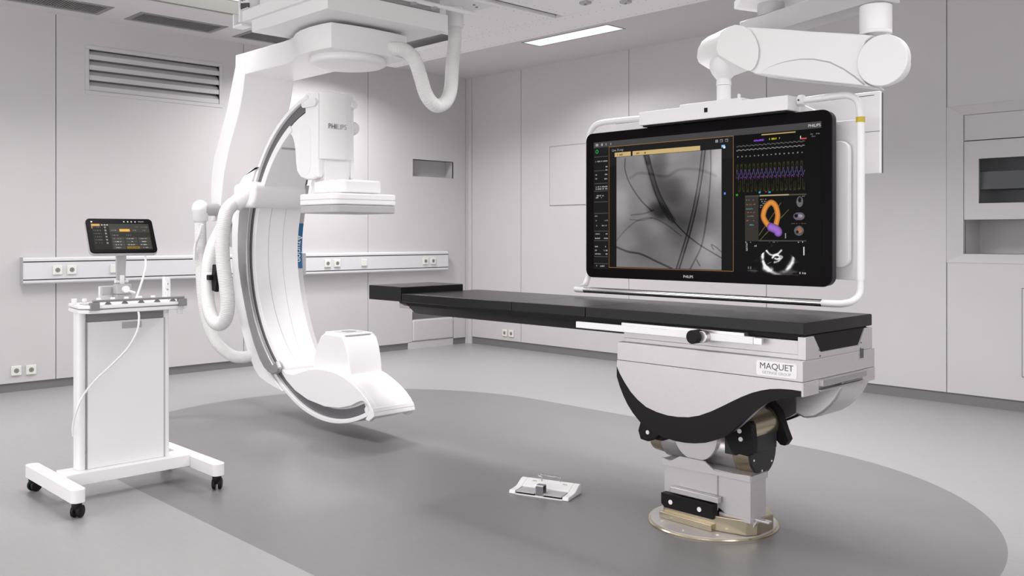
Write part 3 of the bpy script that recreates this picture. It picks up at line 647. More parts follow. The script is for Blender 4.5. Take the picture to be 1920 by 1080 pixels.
MB().cyl((6.482, -4.09, 0.028), (6.482, -4.04, 0.028), 0.016, n=18).build('lever_pivot', M['chrome'], pt)
# tilt joint: cross cylinders
MB().cyl((6.226, -4.100, 0.425), (6.226, -3.86, 0.425), 0.122, n=56).build('joint_disc', M['alu'], pt, bevel=0.003)
AZ = 0.378
MB().cyl((6.02, -3.98, AZ), (6.42, -3.98, AZ), 0.104, n=56).build('joint_drum', M['steel'], pt)
MB().loft((5.93, -3.98, AZ), (6.02, -3.98, AZ), [(0, 0.07), (0.1, 0.088), (0.9, 0.095), (1, 0.095)], 48).build('gold_collar', M['gold'], pt)
MB().loft((6.42, -3.98, AZ), (6.50, -3.98, AZ), [(0, 0.108), (0.2, 0.112), (0.3, 0.108), (1, 0.106)], 56).build('gold_collar', M['gold'], pt)
ec = MB().cyl((6.50, -3.98, AZ), (6.515, -3.98, AZ), 0.106, n=56).build('joint_end_cap', M['charcoal'], pt)
for k in range(5):
    a = R(200 + 60 * k); MB().cyl((6.515, -3.98 + .088 * math.cos(a), AZ + .088 * math.sin(a)), (6.517, -3.98 + .088 * math.cos(a), AZ + .088 * math.sin(a)), 0.005, n=10).build('bolt', M['label'], ec)
MB().box(6.44, 6.540, -4.080, -3.905, 0.385, 0.492).build('yoke_block', M['charcoal'], pt, bevel=0.008)
MB().loft((6.458, -4.09, 0.488), (6.458, -3.90, 0.488), [(0, 0.086), (1, 0.086)], 56).build('yoke_roller', M['gold'], pt)
MB().box(6.30, 6.44, -4.07, -3.89, 0.44, 0.62).build('yoke_core', M['black'], pt, bevel=0.01)
ya = MB().prism([(6.40, 0.478), (6.46, 0.505), (6.511, 0.527), (6.546, 0.523), (6.556, 0.438), (6.551, 0.396), (6.527, 0.379), (6.487, 0.382), (6.455, 0.376), (6.425, 0.418), (6.405, 0.452)], 'y', -4.135, -4.095).build('yoke_arm', M['black'], pt, bevel=0.005)
for x, z in ((6.487, 0.486), (6.493, 0.451)): MB().cyl((x, -4.1385, z), (x, -4.135, z), 0.010, n=16).build('bolt', M['label'], ya)
MB().box(6.40, 6.46, -4.12, -4.10, 0.37, 0.47).build('arm_backing', M['charcoal'], pt, bevel=0.004)
MB().prism([(6.40, 0.575), (6.50, 0.595), (6.545, 0.548), (6.572, 0.473), (6.592, 0.426), (6.572, 0.396), (6.549, 0.396), (6.52, 0.42), (6.486, 0.467), (6.44, 0.50)], 'y', -3.895, -3.855).build('yoke_arm', M['black'], pt, bevel=0.005)
ya = MB().prism([(5.97, 0.50), (6.06, 0.52), (6.08, 0.42), (6.045, 0.385), (6.0, 0.365), (5.955, 0.37), (5.94, 0.41)], 'y', -4.16, -4.11).build('yoke_arm', M['black'], pt, bevel=0.005)
MB().cyl((6.0, -4.163, 0.410), (6.0, -4.16, 0.410), 0.010, n=16).build('bolt', M['label'], ya)
MB().box(6.03, 6.07, -4.14, -4.02, 0.375, 0.43).build('yoke_stub', M['black'], pt, bevel=0.004)
# boat-shaped body
bup = [(5.927, 0.732), (5.945, 0.700), (5.974, 0.662), (6.01, 0.622), (6.051, 0.590), (6.10, 0.563), (6.159, 0.548), (6.22, 0.541), (6.277, 0.542), (6.335, 0.549), (6.39, 0.564), (6.45, 0.590), (6.51, 0.622), (6.56, 0.650), (6.603, 0.673), (6.65, 0.695), (6.693, 0.710), (6.735, 0.721), (6.779, 0.727), (6.83, 0.730), (6.873, 0.729)]
blo = [(5.927, 0.684), (5.945, 0.640), (5.967, 0.598), (5.992, 0.560), (6.023, 0.525), (6.065, 0.489), (6.11, 0.465), (6.159, 0.447), (6.21, 0.437), (6.264, 0.432), (6.32, 0.433), (6.365, 0.438), (6.42, 0.449), (6.463, 0.465), (6.51, 0.488), (6.546, 0.513), (6.58, 0.545), (6.614, 0.578), (6.65, 0.613), (6.681, 0.638), (6.72, 0.662), (6.769, 0.684), (6.82, 0.698), (6.873, 0.706)]
MB().prism([(5.929, 0.762)] + bup + [(6.879, 0.729), (6.879, 0.762)], 'y', TN, TF).build('body_skirt', M['alu'], pt, sharp=25)
for ya_, yb_ in ((TN - 0.0008, TN + 0.03), (TF - 0.03, TF + 0.0008)):
    MB().prism(bup + blo[::-1], 'y', ya_, yb_).build('black_wave_band', M['black'], pt, sharp=25)
inner = [(p[0] * 0.985 + 0.09, p[1] + 0.012) for p in blo[1:]]
for ya_, yb_ in ((TN + 0.031, TN + 0.085), (TF - 0.085, TF - 0.031)):
    MB().prism([(5.99, 0.72)] + [(p[0], p[1] + 0.010) for p in blo[3:]] + [(6.873, 0.728)], 'y', ya_, yb_).build('skirt_lining', M['steel'], pt, sharp=25)
MB().box(5.929, 6.880, TN, TF, 0.7635, 0.848).build('body_box', M['alu'], pt, bevel=0.003)
MB().box(5.93, 6.879, TN + .001, TF - .001, 0.7622, 0.7636).build('body_seam', M['ink'], pt)
MB().box(5.945, 6.868, TN + 0.03, TF - 0.03, 0.8485, 0.868).box(5.945, 6.872, TN + 0.03, TN + 0.055, 0.868, 0.925).box(5.945, 6.872, TF - 0.055, TF - 0.03, 0.868, 0.925).build('slide_bed', M['alu'], pt, bevel=0.002)
# cowl under the far end of the body
cw = [(6.65, 0.560), (6.697, 0.545), (6.747, 0.557), (6.785, 0.582), (6.82, 0.616), (6.845, 0.648), (6.862, 0.680), (6.874, 0.702), (6.874, 0.728), (6.65, 0.728)]
MB().prism(cw, 'y', -3.95, -3.69).build('belly_cowl', M['steel'], pt, bevel=0.012, sharp=35)
MB().box(6.86, 6.9, TN + 0.13, TF - 0.12, 0.735, 0.7615).box(6.86, 6.89, TN + 0.13, TF - 0.12, 0.712, 0.720).build('end_rail', M['steel'], pt, bevel=0.002)
for a, b in ((TN + 0.001, TN + 0.13), (TF - 0.12, TF - 0.001)): MB().box(6.85, 6.882, a, b, 0.705, 0.762).build('end_corner', M['alu'], pt, bevel=0.002)
# end cheeks that carry the tray
zt = 0.942
for s in (1, -1):
    y0 = -3.979
    q = [(y0 - s * 0.300, 0.849), (y0 - s * 0.300, zt), (y0 - s * 0.232, zt), (y0 - s * 0.172, 0.87), (y0 - s * 0.168, 0.849)]
    MB().prism(q, 'x', 6.845, 6.880).build('end_cheek', M['alu'], pt, bevel=0.002)
    for yy_, zz_ in ((0.188, 0.882), (0.182, 0.857)):
        MB().cyl((6.880, y0 - s * yy_, zz_), (6.882, y0 - s * yy_, zz_), 0.004, n=10).build('bolt', M['ink'], pt)
MB().box(6.84, 6.8795, -4.15, -3.81, 0.849, 0.872).build('end_sill', M['alu'], pt)
MB().box(6.84, 6.884, -3.80, -3.772, 0.815, 0.855).build('end_latch', M['ink'], pt)
# tray, rails and knob
tray = [(-4.248, 0.948), (-3.710, 0.948), (-3.718, 0.935), (-3.790, 0.874), (-3.812, 0.868), (-4.146, 0.868), (-4.168, 0.874), (-4.240, 0.935)]
MB().prism(tray, 'x', 4.215, 6.872, None).prism([(y * 1.0, 0.948 if z > 0.94 else max(z, 0.905)) for y, z in tray], 'x', 4.155, 4.2145).build('table_tray', M['black'], pt, bevel=0.006, sharp=30)
MB().box(4.10, 4.20, -4.20, -3.76, 0.90, 0.93).build('head_bracket', M['steel'], pt, bevel=0.004)
for s, y0 in ((1, -4.312), (-1, -3.648)):
    a, b = (y0, y0 + 0.018) if s > 0 else (y0 - 0.018, y0)
    MB().box(5.675, 6.66, a, b, 0.898, 0.928).build('side_rail', M['label'], pt, bevel=0.002)
    a2, b2 = (a + 0.019, a + 0.06) if s > 0 else (b - 0.06, b - 0.019)
    MB().box(5.95, 6.61, a2 - (0.005 if s > 0 else 0), b2 + (0.005 if s < 0 else 0), 0.915, 0.941).build('rail_backing', M['steel'], pt, bevel=0.002)
    MB().box(6.662, 6.70, a + 0.002, b - 0.002, 0.90, 0.926).build('rail_stop', M['steel'], pt)
MB().box(4.26, 6.84, -4.262, -4.246, 0.928, 0.946).box(4.26, 6.84, -3.711, -3.696, 0.928, 0.946).build('tray_edge', M['black'], pt)
MB().cyl((6.40, -4.312, 0.913), (6.40, -4.375, 0.913), 0.030, n=36).build('rail_knob', M['black'], pt, bevel=0.004)
MB().cyl((6.43, -4.312, 0.913), (6.43, -4.345, 0.913), 0.026, n=30).build('knob_collar', M['steel'], pt, bevel=0.003)
# name plate
np_ = MB().prism(rrect(6.672, 6.855, 0.774, 0.834, 0.008), 'y', TN - 0.0016, TN - 0.0002).build('name_plate', M['label'], pt)
on_side = lambda cx_, cz_: (lambda u, v, d: (cx_ + u, TN - 0.0018 - d, cz_ + v))
txt('MAQUET', 0.036, on_side(6.764, 0.8135), 'lettering', M['ink'], np_, sx=1.05)
txt('GETINGE GROUP', 0.0155, on_side(6.764, 0.7875), 'lettering', M['inkgrey'], np_, sx=1.08)

# mattress and head pad lie on the table
t = thing('table_mattress', 'long thin black mattress in three joined lengths on the operating table', 'mattress', (5.55, -3.98, 0.95))
for a, b, z in ((4.236, 5.190, 1.0), (5.192, 5.712, 1.0005), (5.714, 6.876, 1.001)):
    MB().box(a, b, -4.288, -3.670, 0.9485, z).build('section', M['pad'], t, bevel=0.006)
o = MB().box(3.905, 4.232, -4.29, -3.785, 0.950, 1.040).build('head_pad', M['pad'], None, bevel=0.005)
tag(o, 'thick black square pad at the head end of the operating table', 'cushion')

# ================================================================== CEILING ARM AND MONITOR
ar = thing('monitor_boom', 'white two-part ceiling boom holding up the large monitor', 'boom', (6.2, -3.37, 3.3))
U = Vector((-0.945, 0.327, 0)); W = Vector((0.327, 0.945, 0)); K = Vector((6.86, -3.60, 0))
def obox(mb, t0, t1, w0, w1, z0, z1):
    v = [K + U * t + W * w_ + Vector((0, 0, z)) for t in (t0, t1) for w_ in (w0, w1) for z in (z0, z1)]
    return mb.add(v, [(0, 1, 3, 2), (4, 6, 7, 5), (0, 4, 5, 1), (2, 3, 7, 6), (0, 2, 6, 4), (1, 5, 7, 3)])
obox(MB(), -0.075, 0.87, -0.07, 0.07, 2.395, 2.495).build('upper_arm', M['armgrey'], ar, bevel=0.005)
cc = K + U * 0.70
MB().cyl((cc.x, cc.y, 2.496), (cc.x, cc.y, 2.575), 0.070, n=40).build('column', M['grey'], ar)
MB().prism([(cc.x + 0.20 * math.cos(R(a + 12)), cc.y + 0.20 * math.sin(R(a + 12))) for a in range(0, 360, 60)], 'z', 2.56, 2.60).build('canopy_plate', M['white2'], ar, bevel=0.004)
MB().cyl((cc.x, cc.y, 2.60), (cc.x, cc.y, CEIL - 0.008), 0.11, n=40).build('ceiling_column', M['white2'], ar)
MB().loft((6.86, -3.60, 2.394), (6.86, -3.60, 2.262), [(0, 0.066), (0.03, 0.070), (0.86, 0.070), (0.88, 0.0685), (0.90, 0.070), (0.97, 0.070), (1, 0.066)], 44).build('knuckle', M['white'], ar)
MB().cyl((6.86, -3.60, 2.262), (6.86, -3.60, 2.235), 0.045, n=32).build('knuckle_neck', M['grey'], ar)
# spring arm (front plane y = -3.68)
FY, BY = -3.680, -3.520
DXc, DZc, DR = 6.928, 2.125, 0.114
MB().cyl((DXc, FY - 0.012, DZc), (DXc, FY + 0.03, DZc), DR, n=64).build('arm_end_disc', M['white'], ar, bevel=0.006)
MB().cyl((DXc - 0.01, FY + 0.031, DZc), (DXc - 0.03, BY, DZc), 0.085, n=48).build('arm_end_drum', M['white2'], ar, bevel=0.006)
arm = [(6.228, 2.388), (6.39, 2.354), (6.585, 2.310), (6.768, 2.272), (6.847, 2.254), (6.880, 2.246), (6.847, 2.224), (6.825, 2.180), (6.815, 2.125), (6.822, 2.075), (6.843, 2.040), (6.875, 2.014), (6.691, 2.055), (6.475, 2.101), (6.285, 2.147), (6.25, 2.17), (6.2, 2.25)]
MB().prism(arm, 'y', FY + 0.006, BY - 0.004).build('spring_arm', M['white'], ar, bevel=0.008, sharp=30)
leaf = [(6.318, 2.146), (6.361, 2.168), (6.40, 2.176), (6.447, 2.183), (6.53, 2.184), (6.598, 2.174), (6.678, 2.148), (6.742, 2.110), (6.798, 2.066), (6.840, 2.026), (6.585, 2.081)]
MB().prism(leaf, 'y', FY + 0.0005, FY + 0.006).build('arm_cover_leaf', M['white2'], ar, bevel=0.002, sharp=30)
edge = [(6.318, 2.147), (6.361, 2.170), (6.40, 2.179), (6.447, 2.187), (6.53, 2.189), (6.598, 2.180), (6.678, 2.155), (6.742, 2.117), (6.798, 2.074), (6.845, 2.030), (6.840, 2.026), (6.798, 2.066), (6.742, 2.110), (6.678, 2.148), (6.598, 2.174), (6.53, 2.184), (6.447, 2.183), (6.40, 2.176), (6.361, 2.168)]
MB().prism(edge, 'y', FY + 0.004, FY + 0.0062).build('leaf_shadow_gap', M['grey'], ar)
head = [(6.105, 2.382), (6.14, 2.399), (6.183, 2.404), (6.228, 2.391), (6.267, 2.364), (6.297, 2.32), (6.315, 2.27), (6.312, 2.218), (6.294, 2.178), (6.270, 2.163), (6.249, 2.168), (6.198, 2.197), (6.121, 2.245), (6.086, 2.268), (6.074, 2.30), (6.08, 2.345)]
MB().prism(head, 'y', FY - 0.006, BY + 0.01, [(x - 0.245, z + 0.012) for x, z in head]).build('arm_head', M['white2'], ar, bevel=0.018, seg=5, sharp=30)
MB().prism([(x, z) for x, z in head], 'y', FY - 0.0085, FY - 0.0062).build('head_cap', M['white'], ar, bevel=0.001, sharp=30)
SX, SY = 6.060, -3.60
MB().loft((SX, SY, 2.262), (SX, SY, 2.155), [(0, 0.066), (0.25, 0.073), (0.45, 0.072), (0.7, 0.060), (0.88, 0.046), (1, 0.034)], 40).build('stem_cup', M['white2'], ar, sharp=50)
MB().loft((SX, SY, 2.165), (SX, SY, 2.125), [(0, 0.037), (0.5, 0.0365), (0.52, 0.0385), (1, 0.0385)], 32).build('stem_ring', M['white'], ar)

mo = thing('large_monitor', 'very large black widescreen monitor in a white tube frame showing X-ray images', 'monitor', (5.9, -3.6, 1.04))
# body
MX0, MX1, MZ0, MZ1 = 5.135, 6.655, 1.108, 1.945
MY = -3.620
MB().prism(rrect(MX0, MX1, MZ0, MZ1, 0.045, 8), 'y', MY, MY + 0.018).build('bezel', M['blackbez'], mo, bevel=0.003, sharp=30)
MB().prism(rrect(MX0 + 0.003, MX1 - 0.003, MZ0 + 0.003, MZ1 - 0.003, 0.045, 8), 'y', MY + 0.0185, MY + 0.062).build('back_shell', M['charcoal'], mo, bevel=0.004, sharp=30)
MB().box(5.30, 6.50, MY + 0.063, MY + 0.16, 1.20, 1.86).build('rear_box', M['grey'], mo, bevel=0.01)
MB().prism(rrect(6.60, 6.70, 1.20, 1.80, 0.045, 8), 'y', -3.53, -3.50).build('rear_handle', M['white'], mo, bevel=0.006, sharp=30)
MB().box(6.50, 6.72, -3.49, -3.47, 1.14, 1.90).build('rear_plate', M['white2'], mo, bevel=0.004)
# rear panel of the companion displays
bp_ = MB().box(5.037, 6.729, -3.262, -3.24, 1.656, 2.06).build('rear_shield', M['white'], mo, bevel=0.004, label='tall white panel behind the screen')
MB().box(5.042, 6.724, -3.2385, -3.215, 1.66, 2.056).build('dark_backing', M['ink'], bp_)
MB().box(5.066, 6.70, -3.2635, -3.262, 2.040, 2.043).box(5.2, 6.729, -3.2635, -3.262, 1.862, 1.864).build('slit', M['ink'], bp_)
MB().box(5.6, 6.2, -3.47, -3.262, 1.75, 1.85).build('rear_bridge', M['grey'], mo)
# header box
hb = MB().prism([(5.56, 1.955), (6.458, 1.955), (6.458, 2.026), (6.205, 2.026), (6.205, 2.042), (5.83, 2.042), (5.83, 2.028), (5.56, 2.028)], 'y', -3.665, -3.545).build('header_box', M['white2'], mo, bevel=0.003)
MB().box(5.985, 6.005, -3.667, -3.6652, 1.987, 2.010).build('sensor_window', M['black'], hb)
MB().box(5.58, 6.44, -3.655, -3.56, 1.946, 1.955).build('header_gap', M['black'], mo)
MB().cyl((SX, SY, 2.0425), (SX, SY, 2.124), 0.036, n=32).build('mount_stem', M['white'], mo)
MB().box(6.135, 6.14, -3.59, -3.57, 2.043, 2.075).build('release_tab', M['white'], mo)
# tube frame
FYT = -3.565
ft = [(5.55, FYT, 2.008), (5.44, FYT, 2.011), (5.30, FYT, 2.012), (5.20, FYT, 2.010), (5.145, FYT, 1.99), (5.112, FYT, 1.94), (5.108, FYT, 1.85), (5.108, FYT, 1.60), (5.108, FYT, 1.30), (5.108, FYT, 1.14), (5.110, -3.58, 1.09), (5.125, -3.62, 1.058), (5.145, -3.68, 1.047), (5.158, -3.728, 1.044), (5.185, -3.75, 1.043), (5.24, -3.752, 1.043)]
fr = MB().tube(ft, 0.0165, 18, dense=8).build('frame_tube', M['white'], mo, sharp=60)
f2 = [(6.44, FYT, 2.005), (6.55, FYT, 2.008), (6.66, FYT, 2.010), (6.72, FYT, 2.004), (6.758, FYT, 1.975), (6.770, FYT, 1.92), (6.772, FYT, 1.85), (6.772, FYT, 1.60), (6.772, FYT, 1.30), (6.772, FYT, 1.13), (6.772, -3.585, 1.075), (6.768, -3.64, 1.050), (6.760, -3.70, 1.043), (6.745, -3.735, 1.042), (6.70, -3.752, 1.043), (6.68, -3.752, 1.043)]
MB().tube(f2, 0.0165, 18, dense=8).build('frame_tube', M['white'], mo, sharp=60)
MB().cyl((6.772, FYT, 1.145), (6.772, FYT, 1.90), 0.0195, n=24).build('frame_sleeve', M['white'], mo)
MB().cyl((6.772, FYT, 1.875), (6.772, FYT, 1.900), 0.0202, n=24).build('yellow_band', M['yellow'], mo)
MB().cyl((5.24, -3.752, 1.043), (6.68, -3.752, 1.043), 0.0165, n=28).build('chrome_bar', M['chrome'], mo)
for x in (5.535, 6.475):
    MB().loft((x - 0.018, FYT, 2.007), (x + 0.018, FYT, 2.007), [(0, 0.022), (0.2, 0.028), (0.8, 0.028), (1, 0.022)], 10).build('tube_clamp', M['white2'], mo)
    MB().cyl((x, FYT - 0.029, 2.007), (x, FYT - 0.026, 2.007), 0.005, n=10).build('clamp_screw', M['ink'], mo)
MB().prism([(6.47, 1.99), (6.53, 1.96), (6.54, 1.93), (6.50, 1.93), (6.46, 1.96)], 'y', -3.55, -3.52).build('clamp_strut', M['white2'], mo)

# ---- the picture on the screen, painted point by point onto a fine grid
def screen_grid(name, parent, x0, x1, z0, z1, y, W_, H_, paint, flip=None):
    img = paint(W_, H_)                         # H_ x W_ x 3, row 0 at top
    xs = np.linspace(x0, x1, W_); zs = np.linspace(z1, z0, H_)
    X, Z = np.meshgrid(xs, zs)
    o0 = org(parent)
    vs = np.stack([X - o0.x, np.full_like(X, y - o0.y), Z - o0.z], -1).reshape(-1, 3)
    idx = np.arange(W_ * H_).reshape(H_, W_)
    f = np.stack([idx[1:, :-1], idx[1:, 1:], idx[:-1, 1:], idx[:-1, :-1]], -1).reshape(-1, 4)
    me = bpy.data.meshes.new(name)
    me.vertices.add(len(vs)); me.vertices.foreach_set('co', vs.ravel())
    me.loops.add(f.size); me.loops.foreach_set('vertex_index', f.ravel())
    me.polygons.add(len(f)); me.polygons.foreach_set('loop_start', np.arange(0, f.size, 4)); 
    me.update(); me.validate()
    ca_ = me.color_attributes.new('pix', 'FLOAT_COLOR', 'POINT')
    lin = np.where(img <= 0.04045, img / 12.92, ((img + 0.055) / 1.055) ** 2.4)
    ca_.data.foreach_set('color', np.concatenate([lin.reshape(-1, 3), np.ones((W_ * H_, 1))], 1).astype(np.float32).ravel())
    me.materials.append(M['screen'])
    o = bpy.data.objects.new(name, me); COL.objects.link(o); o.parent = parent; o['_o'] = list(o0)
    return o
rng = np.random.default_rng(7)
def fbm(H_, W_, base, octs=4):
    out = np.zeros((H_, W_)); amp = 1.0
    for k in range(octs):
        n = base * 2 ** k
        g = rng.random((n + 2, n + 2))
        yy_ = np.linspace(0, n, H_); xx_ = np.linspace(0, n, W_)
        i = yy_.astype(int); j = xx_.astype(int); a = (yy_ - i)[:, None]; b = (xx_ - j)[None, :]
        a = a * a * (3 - 2 * a); b = b * b * (3 - 2 * b)
        g00 = g[i][:, j]; g01 = g[i][:, j + 1]; g10 = g[i + 1][:, j]; g11 = g[i + 1][:, j + 1]
        out += amp * ((g00 * (1 - b) + g01 * b) * (1 - a) + (g10 * (1 - b) + g11 * b) * a - 0.5); amp *= 0.5
    return out
def paint_main(W_, H_):
    im = np.full((H_, W_, 3), 0.035)
    U_, V_ = np.meshgrid((np.arange(W_) + 0.5) / W_, (np.arange(H_) + 0.5) / H_)
    def rect(u0, v0, u1, v1, c):
        m = (U_ >= u0) & (U_ < u1) & (V_ >= v0) & (V_ < v1); im[m] = c
    def dseg(pts):
        P_ = [(p.x, p.y) for p in smooth([(a, b, 0) for a, b in pts], 8)]
        d = np.full((H_, W_), 9.0); asp = H_ / W_
        for (a, b), (c, e) in zip(P_, P_[1:]):
            ux, uy = c - a, (e - b) * asp; L = ux * ux + uy * uy + 1e-12
            t = np.clip(((U_ - a) * ux + (V_ - b) * asp * uy) / L, 0, 1)
            d = np.minimum(d, np.hypot(U_ - a - t * ux, (V_ - b) * asp - t * uy))
        return d
    def words(u0, v0, u1, h, c, dens=0.6):
        n = max(2, int((u1 - u0) / 0.0045))
        for k in range(n):
            if random.random() < dens:
                a = u0 + (u1 - u0) * k / n
                rect(a, v0 + random.random() * h * 0.3, a + 0.0032, v0 + h, c)
    # header
    rect(0, 0, 1, 0.045, (0.27, 0.265, 0.27))
    words(0.012, 0.012, 0.05, 0.02, (0.72,) * 3); words(0.065, 0.012, 0.10, 0.02, (0.6,) * 3)
    # status column
    rect(0, 0.045, 0.0795, 1, (0.10, 0.10, 0.105))
    rect(0.0, 0.09, 0.0795, 1, (0.085, 0.085, 0.09))
    d = np.hypot((U_ - 0.018), (V_ - 0.075) * H_ / W_ ); im[(d < 0.008) & (d > 0.0045)] = (0.1, 0.62, 0.3)
    for v in (0.115, 0.225, 0.325, 0.385, 0.47, 0.56, 0.70, 0.775, 0.90, 0.955): rect(0.004, v, 0.076, v + 0.003, (0.42,) * 3)
    for v, a, b in ((0.145, 0.01, 0.075), (0.19, 0.065, 0.075), (0.215, 0.065, 0.075), (0.25, 0.01, 0.02), (0.25, 0.06, 0.075), (0.28, 0.01, 0.02), (0.285, 0.058, 0.075), (0.345, 0.012, 0.075), (0.362, 0.012, 0.075), (0.415, 0.012, 0.055), (0.43, 0.012, 0.045), (0.575, 0.006, 0.022), (0.61, 0.012, 0.018), (0.61, 0.06, 0.075), (0.65, 0.01, 0.02), (0.65, 0.045, 0.075), (0.715, 0.01, 0.035), (0.715, 0.065, 0.075), (0.75, 0.008, 0.035), (0.75, 0.055, 0.078), (0.815, 0.008, 0.03), (0.815, 0.062, 0.075), (0.845, 0.008, 0.02), (0.845, 0.055, 0.075), (0.872, 0.008, 0.04), (0.872, 0.06, 0.075), (0.965, 0.012, 0.018), (0.968, 0.035, 0.06)):
        words(a, v + 0.002, b, 0.0105, (0.66,) * 3, 0.85)
    # X-ray window
    rect(0.081, 0.045, 0.6625, 0.985, (0.095, 0.095, 0.098)); rect(0.081, 0.20, 0.6625, 0.985, (0.06, 0.06, 0.062))
    oc = (0.72, 0.50, 0.26)
    rect(0.081, 0.0445, 0.6625, 0.0475, oc); rect(0.081, 0.982, 0.6625, 0.985, oc); rect(0.081, 0.0445, 0.0826, 0.985, oc); rect(0.6608, 0.0445, 0.6625, 0.985, oc)
    rect(0.112, 0.096, 0.193, 0.128, (0.80, 0.69, 0.48)); rect(0.202, 0.096, 0.520, 0.128, (0.80, 0.69, 0.48))
    words(0.125, 0.104, 0.155, 0.015, (0.35, 0.3, 0.2)); words(0.218, 0.104, 0.275, 0.015, (0.35, 0.3, 0.2))
    for a in (0.585, 0.605, 0.627): rect(a, 0.063, a + 0.012, 0.083, (0.55,) * 3); 
    rect(0.629, 0.067, 0.637, 0.080, (0.1,) * 3); rect(0.607, 0.067, 0.615, 0.080, (0.1,) * 3)
    rect(0.612, 0.103, 0.626, 0.120, (0.55, 0.75, 0.95)); rect(0.620, 0.112, 0.628, 0.127, (0.9, 0.95, 1.0))
    rect(0.622, 0.435, 0.629, 0.450, (0.35, 0.6, 0.95))
    u0, v0, u1, v1 = 0.121, 0.130, 0.612, 0.978
    m = (U_ >= u0) & (U_ < u1) & (V_ >= v0) & (V_ < v1)
    u = (U_ - u0) / (u1 - u0); v = (V_ - v0) / (v1 - v0)
    g = 0.53 + 0.07 * fbm(H_, W_, 6, 5) - 0.05 * v + 0.05 * (u - 0.5)
    def blob(cx, cy, rx, ry, amt, rot=0):
        c, s = math.cos(R(rot)), math.sin(R(rot)); a = ((u - cx) * c + (v - cy) * s) / rx; b = (-(u - cx) * s + (v - cy) * c) / ry
        return amt * np.exp(-np.power(a * a + b * b, 1.6))
    g -= blob(0.42, 0.10, 0.09, 0.20, 0.16, 10) + blob(0.53, 0.32, 0.15, 0.13, 0.22) + blob(0.42, 0.50, 0.10, 0.075, 0.30, 30) + blob(0.70, 0.52, 0.24, 0.17, 0.20) + blob(0.62, 0.68, 0.2, 0.12, 0.12, 50) + blob(0.2, 0.8, 0.2, 0.16, 0.07) + blob(0.5, 0.85, 0.3, 0.15, 0.05)
    g += blob(0.02, 0.45, 0.12, 0.18, 0.13) + blob(0.97, 0.12, 0.08, 0.2, 0.20) + blob(0.1, 0.75, 0.12, 0.1, 0.09) + blob(0.88, 0.86, 0.12, 0.14, 0.10) + blob(0.45, 0.03, 0.25, 0.06, 0.06)
    def stroke(pts, wd, amt):
        nonlocal g
        d = dseg([(u0 + a * (u1 - u0), v0 + b * (v1 - v0)) for a, b in pts]); g = g - 0.8 * amt * np.exp(-(d / wd) ** 4)
    wA = 0.0075
    A_ = [(0.30, 0.0), (0.34, 0.14), (0.40, 0.32), (0.47, 0.46), (0.56, 0.58), (0.68, 0.70), (0.82, 0.80), (1.0, 0.90)]
    stroke(A_[:5], 0.013, 0.16); stroke([(0.285, 0), (0.325, 0.14), (0.385, 0.32), (0.45, 0.46), (0.53, 0.58)], 0.003, 0.15); stroke([(0.325, 0), (0.365, 0.14), (0.425, 0.32), (0.50, 0.46), (0.56, 0.56)], 0.003, 0.15); stroke(A_[3:], 0.0028, 0.26)
    stroke([(0.305, 0), (0.32, 0.06)], 0.016, 0.18)
    for du in (-0.017, 0.012): stroke([(0.845 + du, 0.0), (0.82 + du, 0.20), (0.78 + du, 0.42), (0.72 + du, 0.66), (0.66 + du, 0.85), (0.61 + du, 1.0)], 0.0028, 0.24)
    stroke([(0.845, 0.0), (0.82, 0.20), (0.78, 0.42), (0.72, 0.66), (0.66, 0.85), (0.61, 1.0)], 0.009, 0.07)
    stroke([(0.905, 0.0), (0.905, 0.2), (0.88, 0.5), (0.83, 0.78), (0.76, 0.93), (0.72, 1.0)], 0.0036, 0.20)
    stroke([(0.09, 0.02), (0.09, 0.12), (0.14, 0.25), (0.25, 0.40), (0.36, 0.50)], 0.0032, 0.22)
    stroke([(0.0, 0.82), (0.12, 0.86), (0.25, 0.88), (0.40, 0.94), (0.55, 1.0)], 0.0042, 0.26)
    stroke([(0.0, 0.76), (0.10, 0.66), (0.22, 0.58), (0.36, 0.56), (0.5, 0.62), (0.64, 0.72)], 0.0028, 0.12)
    stroke([(0.15, 0.53), (0.28, 0.52), (0.38, 0.49)], 0.003, 0.14); stroke([(0.14, 0.57), (0.25, 0.58), (0.36, 0.56)], 0.003, 0.11)
    stroke([(0.14, 0.20), (0.22, 0.16), (0.33, 0.17), (0.5, 0.20), (0.62, 0.15), (0.8, 0.16), (0.95, 0.22)], 0.006, 0.08)
    stroke([(0.93, 0.83), (0.91, 0.79), (0.95, 0.81), (1.0, 0.85)], 0.002, 0.25); stroke([(0.78, 0.92), (0.81, 0.97)], 0.003, 0.22)
    g = np.clip(g, 0.05, 0.95)
    im[m] = np.stack([g, g * 0.975, g * 0.985], -1)[m]
    # haemodynamic traces
    rect(0.6625, 0.045, 1.0, 0.4625, (0.0, 0.0, 0.0)); rect(0.6625, 0.4625, 1.0, 1.0, (0.004, 0.004, 0.004))
    rect(0.775, 0.052, 0.905, 0.060, (0.72, 0.62, 0.42))
    words(0.745, 0.083, 0.79, 0.014, (0.55, 0.3, 0.85), 0.9); words(0.80, 0.082, 0.835, 0.014, (0.75, 0.7, 0.15), 0.8); rect(0.843, 0.083, 0.846, 0.092, (0.7, 0.65, 0.2))
    rect(0.922, 0.084, 0.925, 0.105, (0.95,) * 3); rect(0.922, 0.100, 0.946, 0.107, (0.85, 0.3, 0.35))
    words(0.955, 0.075, 0.995, 0.008, (0.5,) * 3, 0.7); words(0.955, 0.090, 0.985, 0.008, (0.4,) * 3, 0.5)
    px0, px1 = 0.674, 0.940; dw = 1.4 / W_
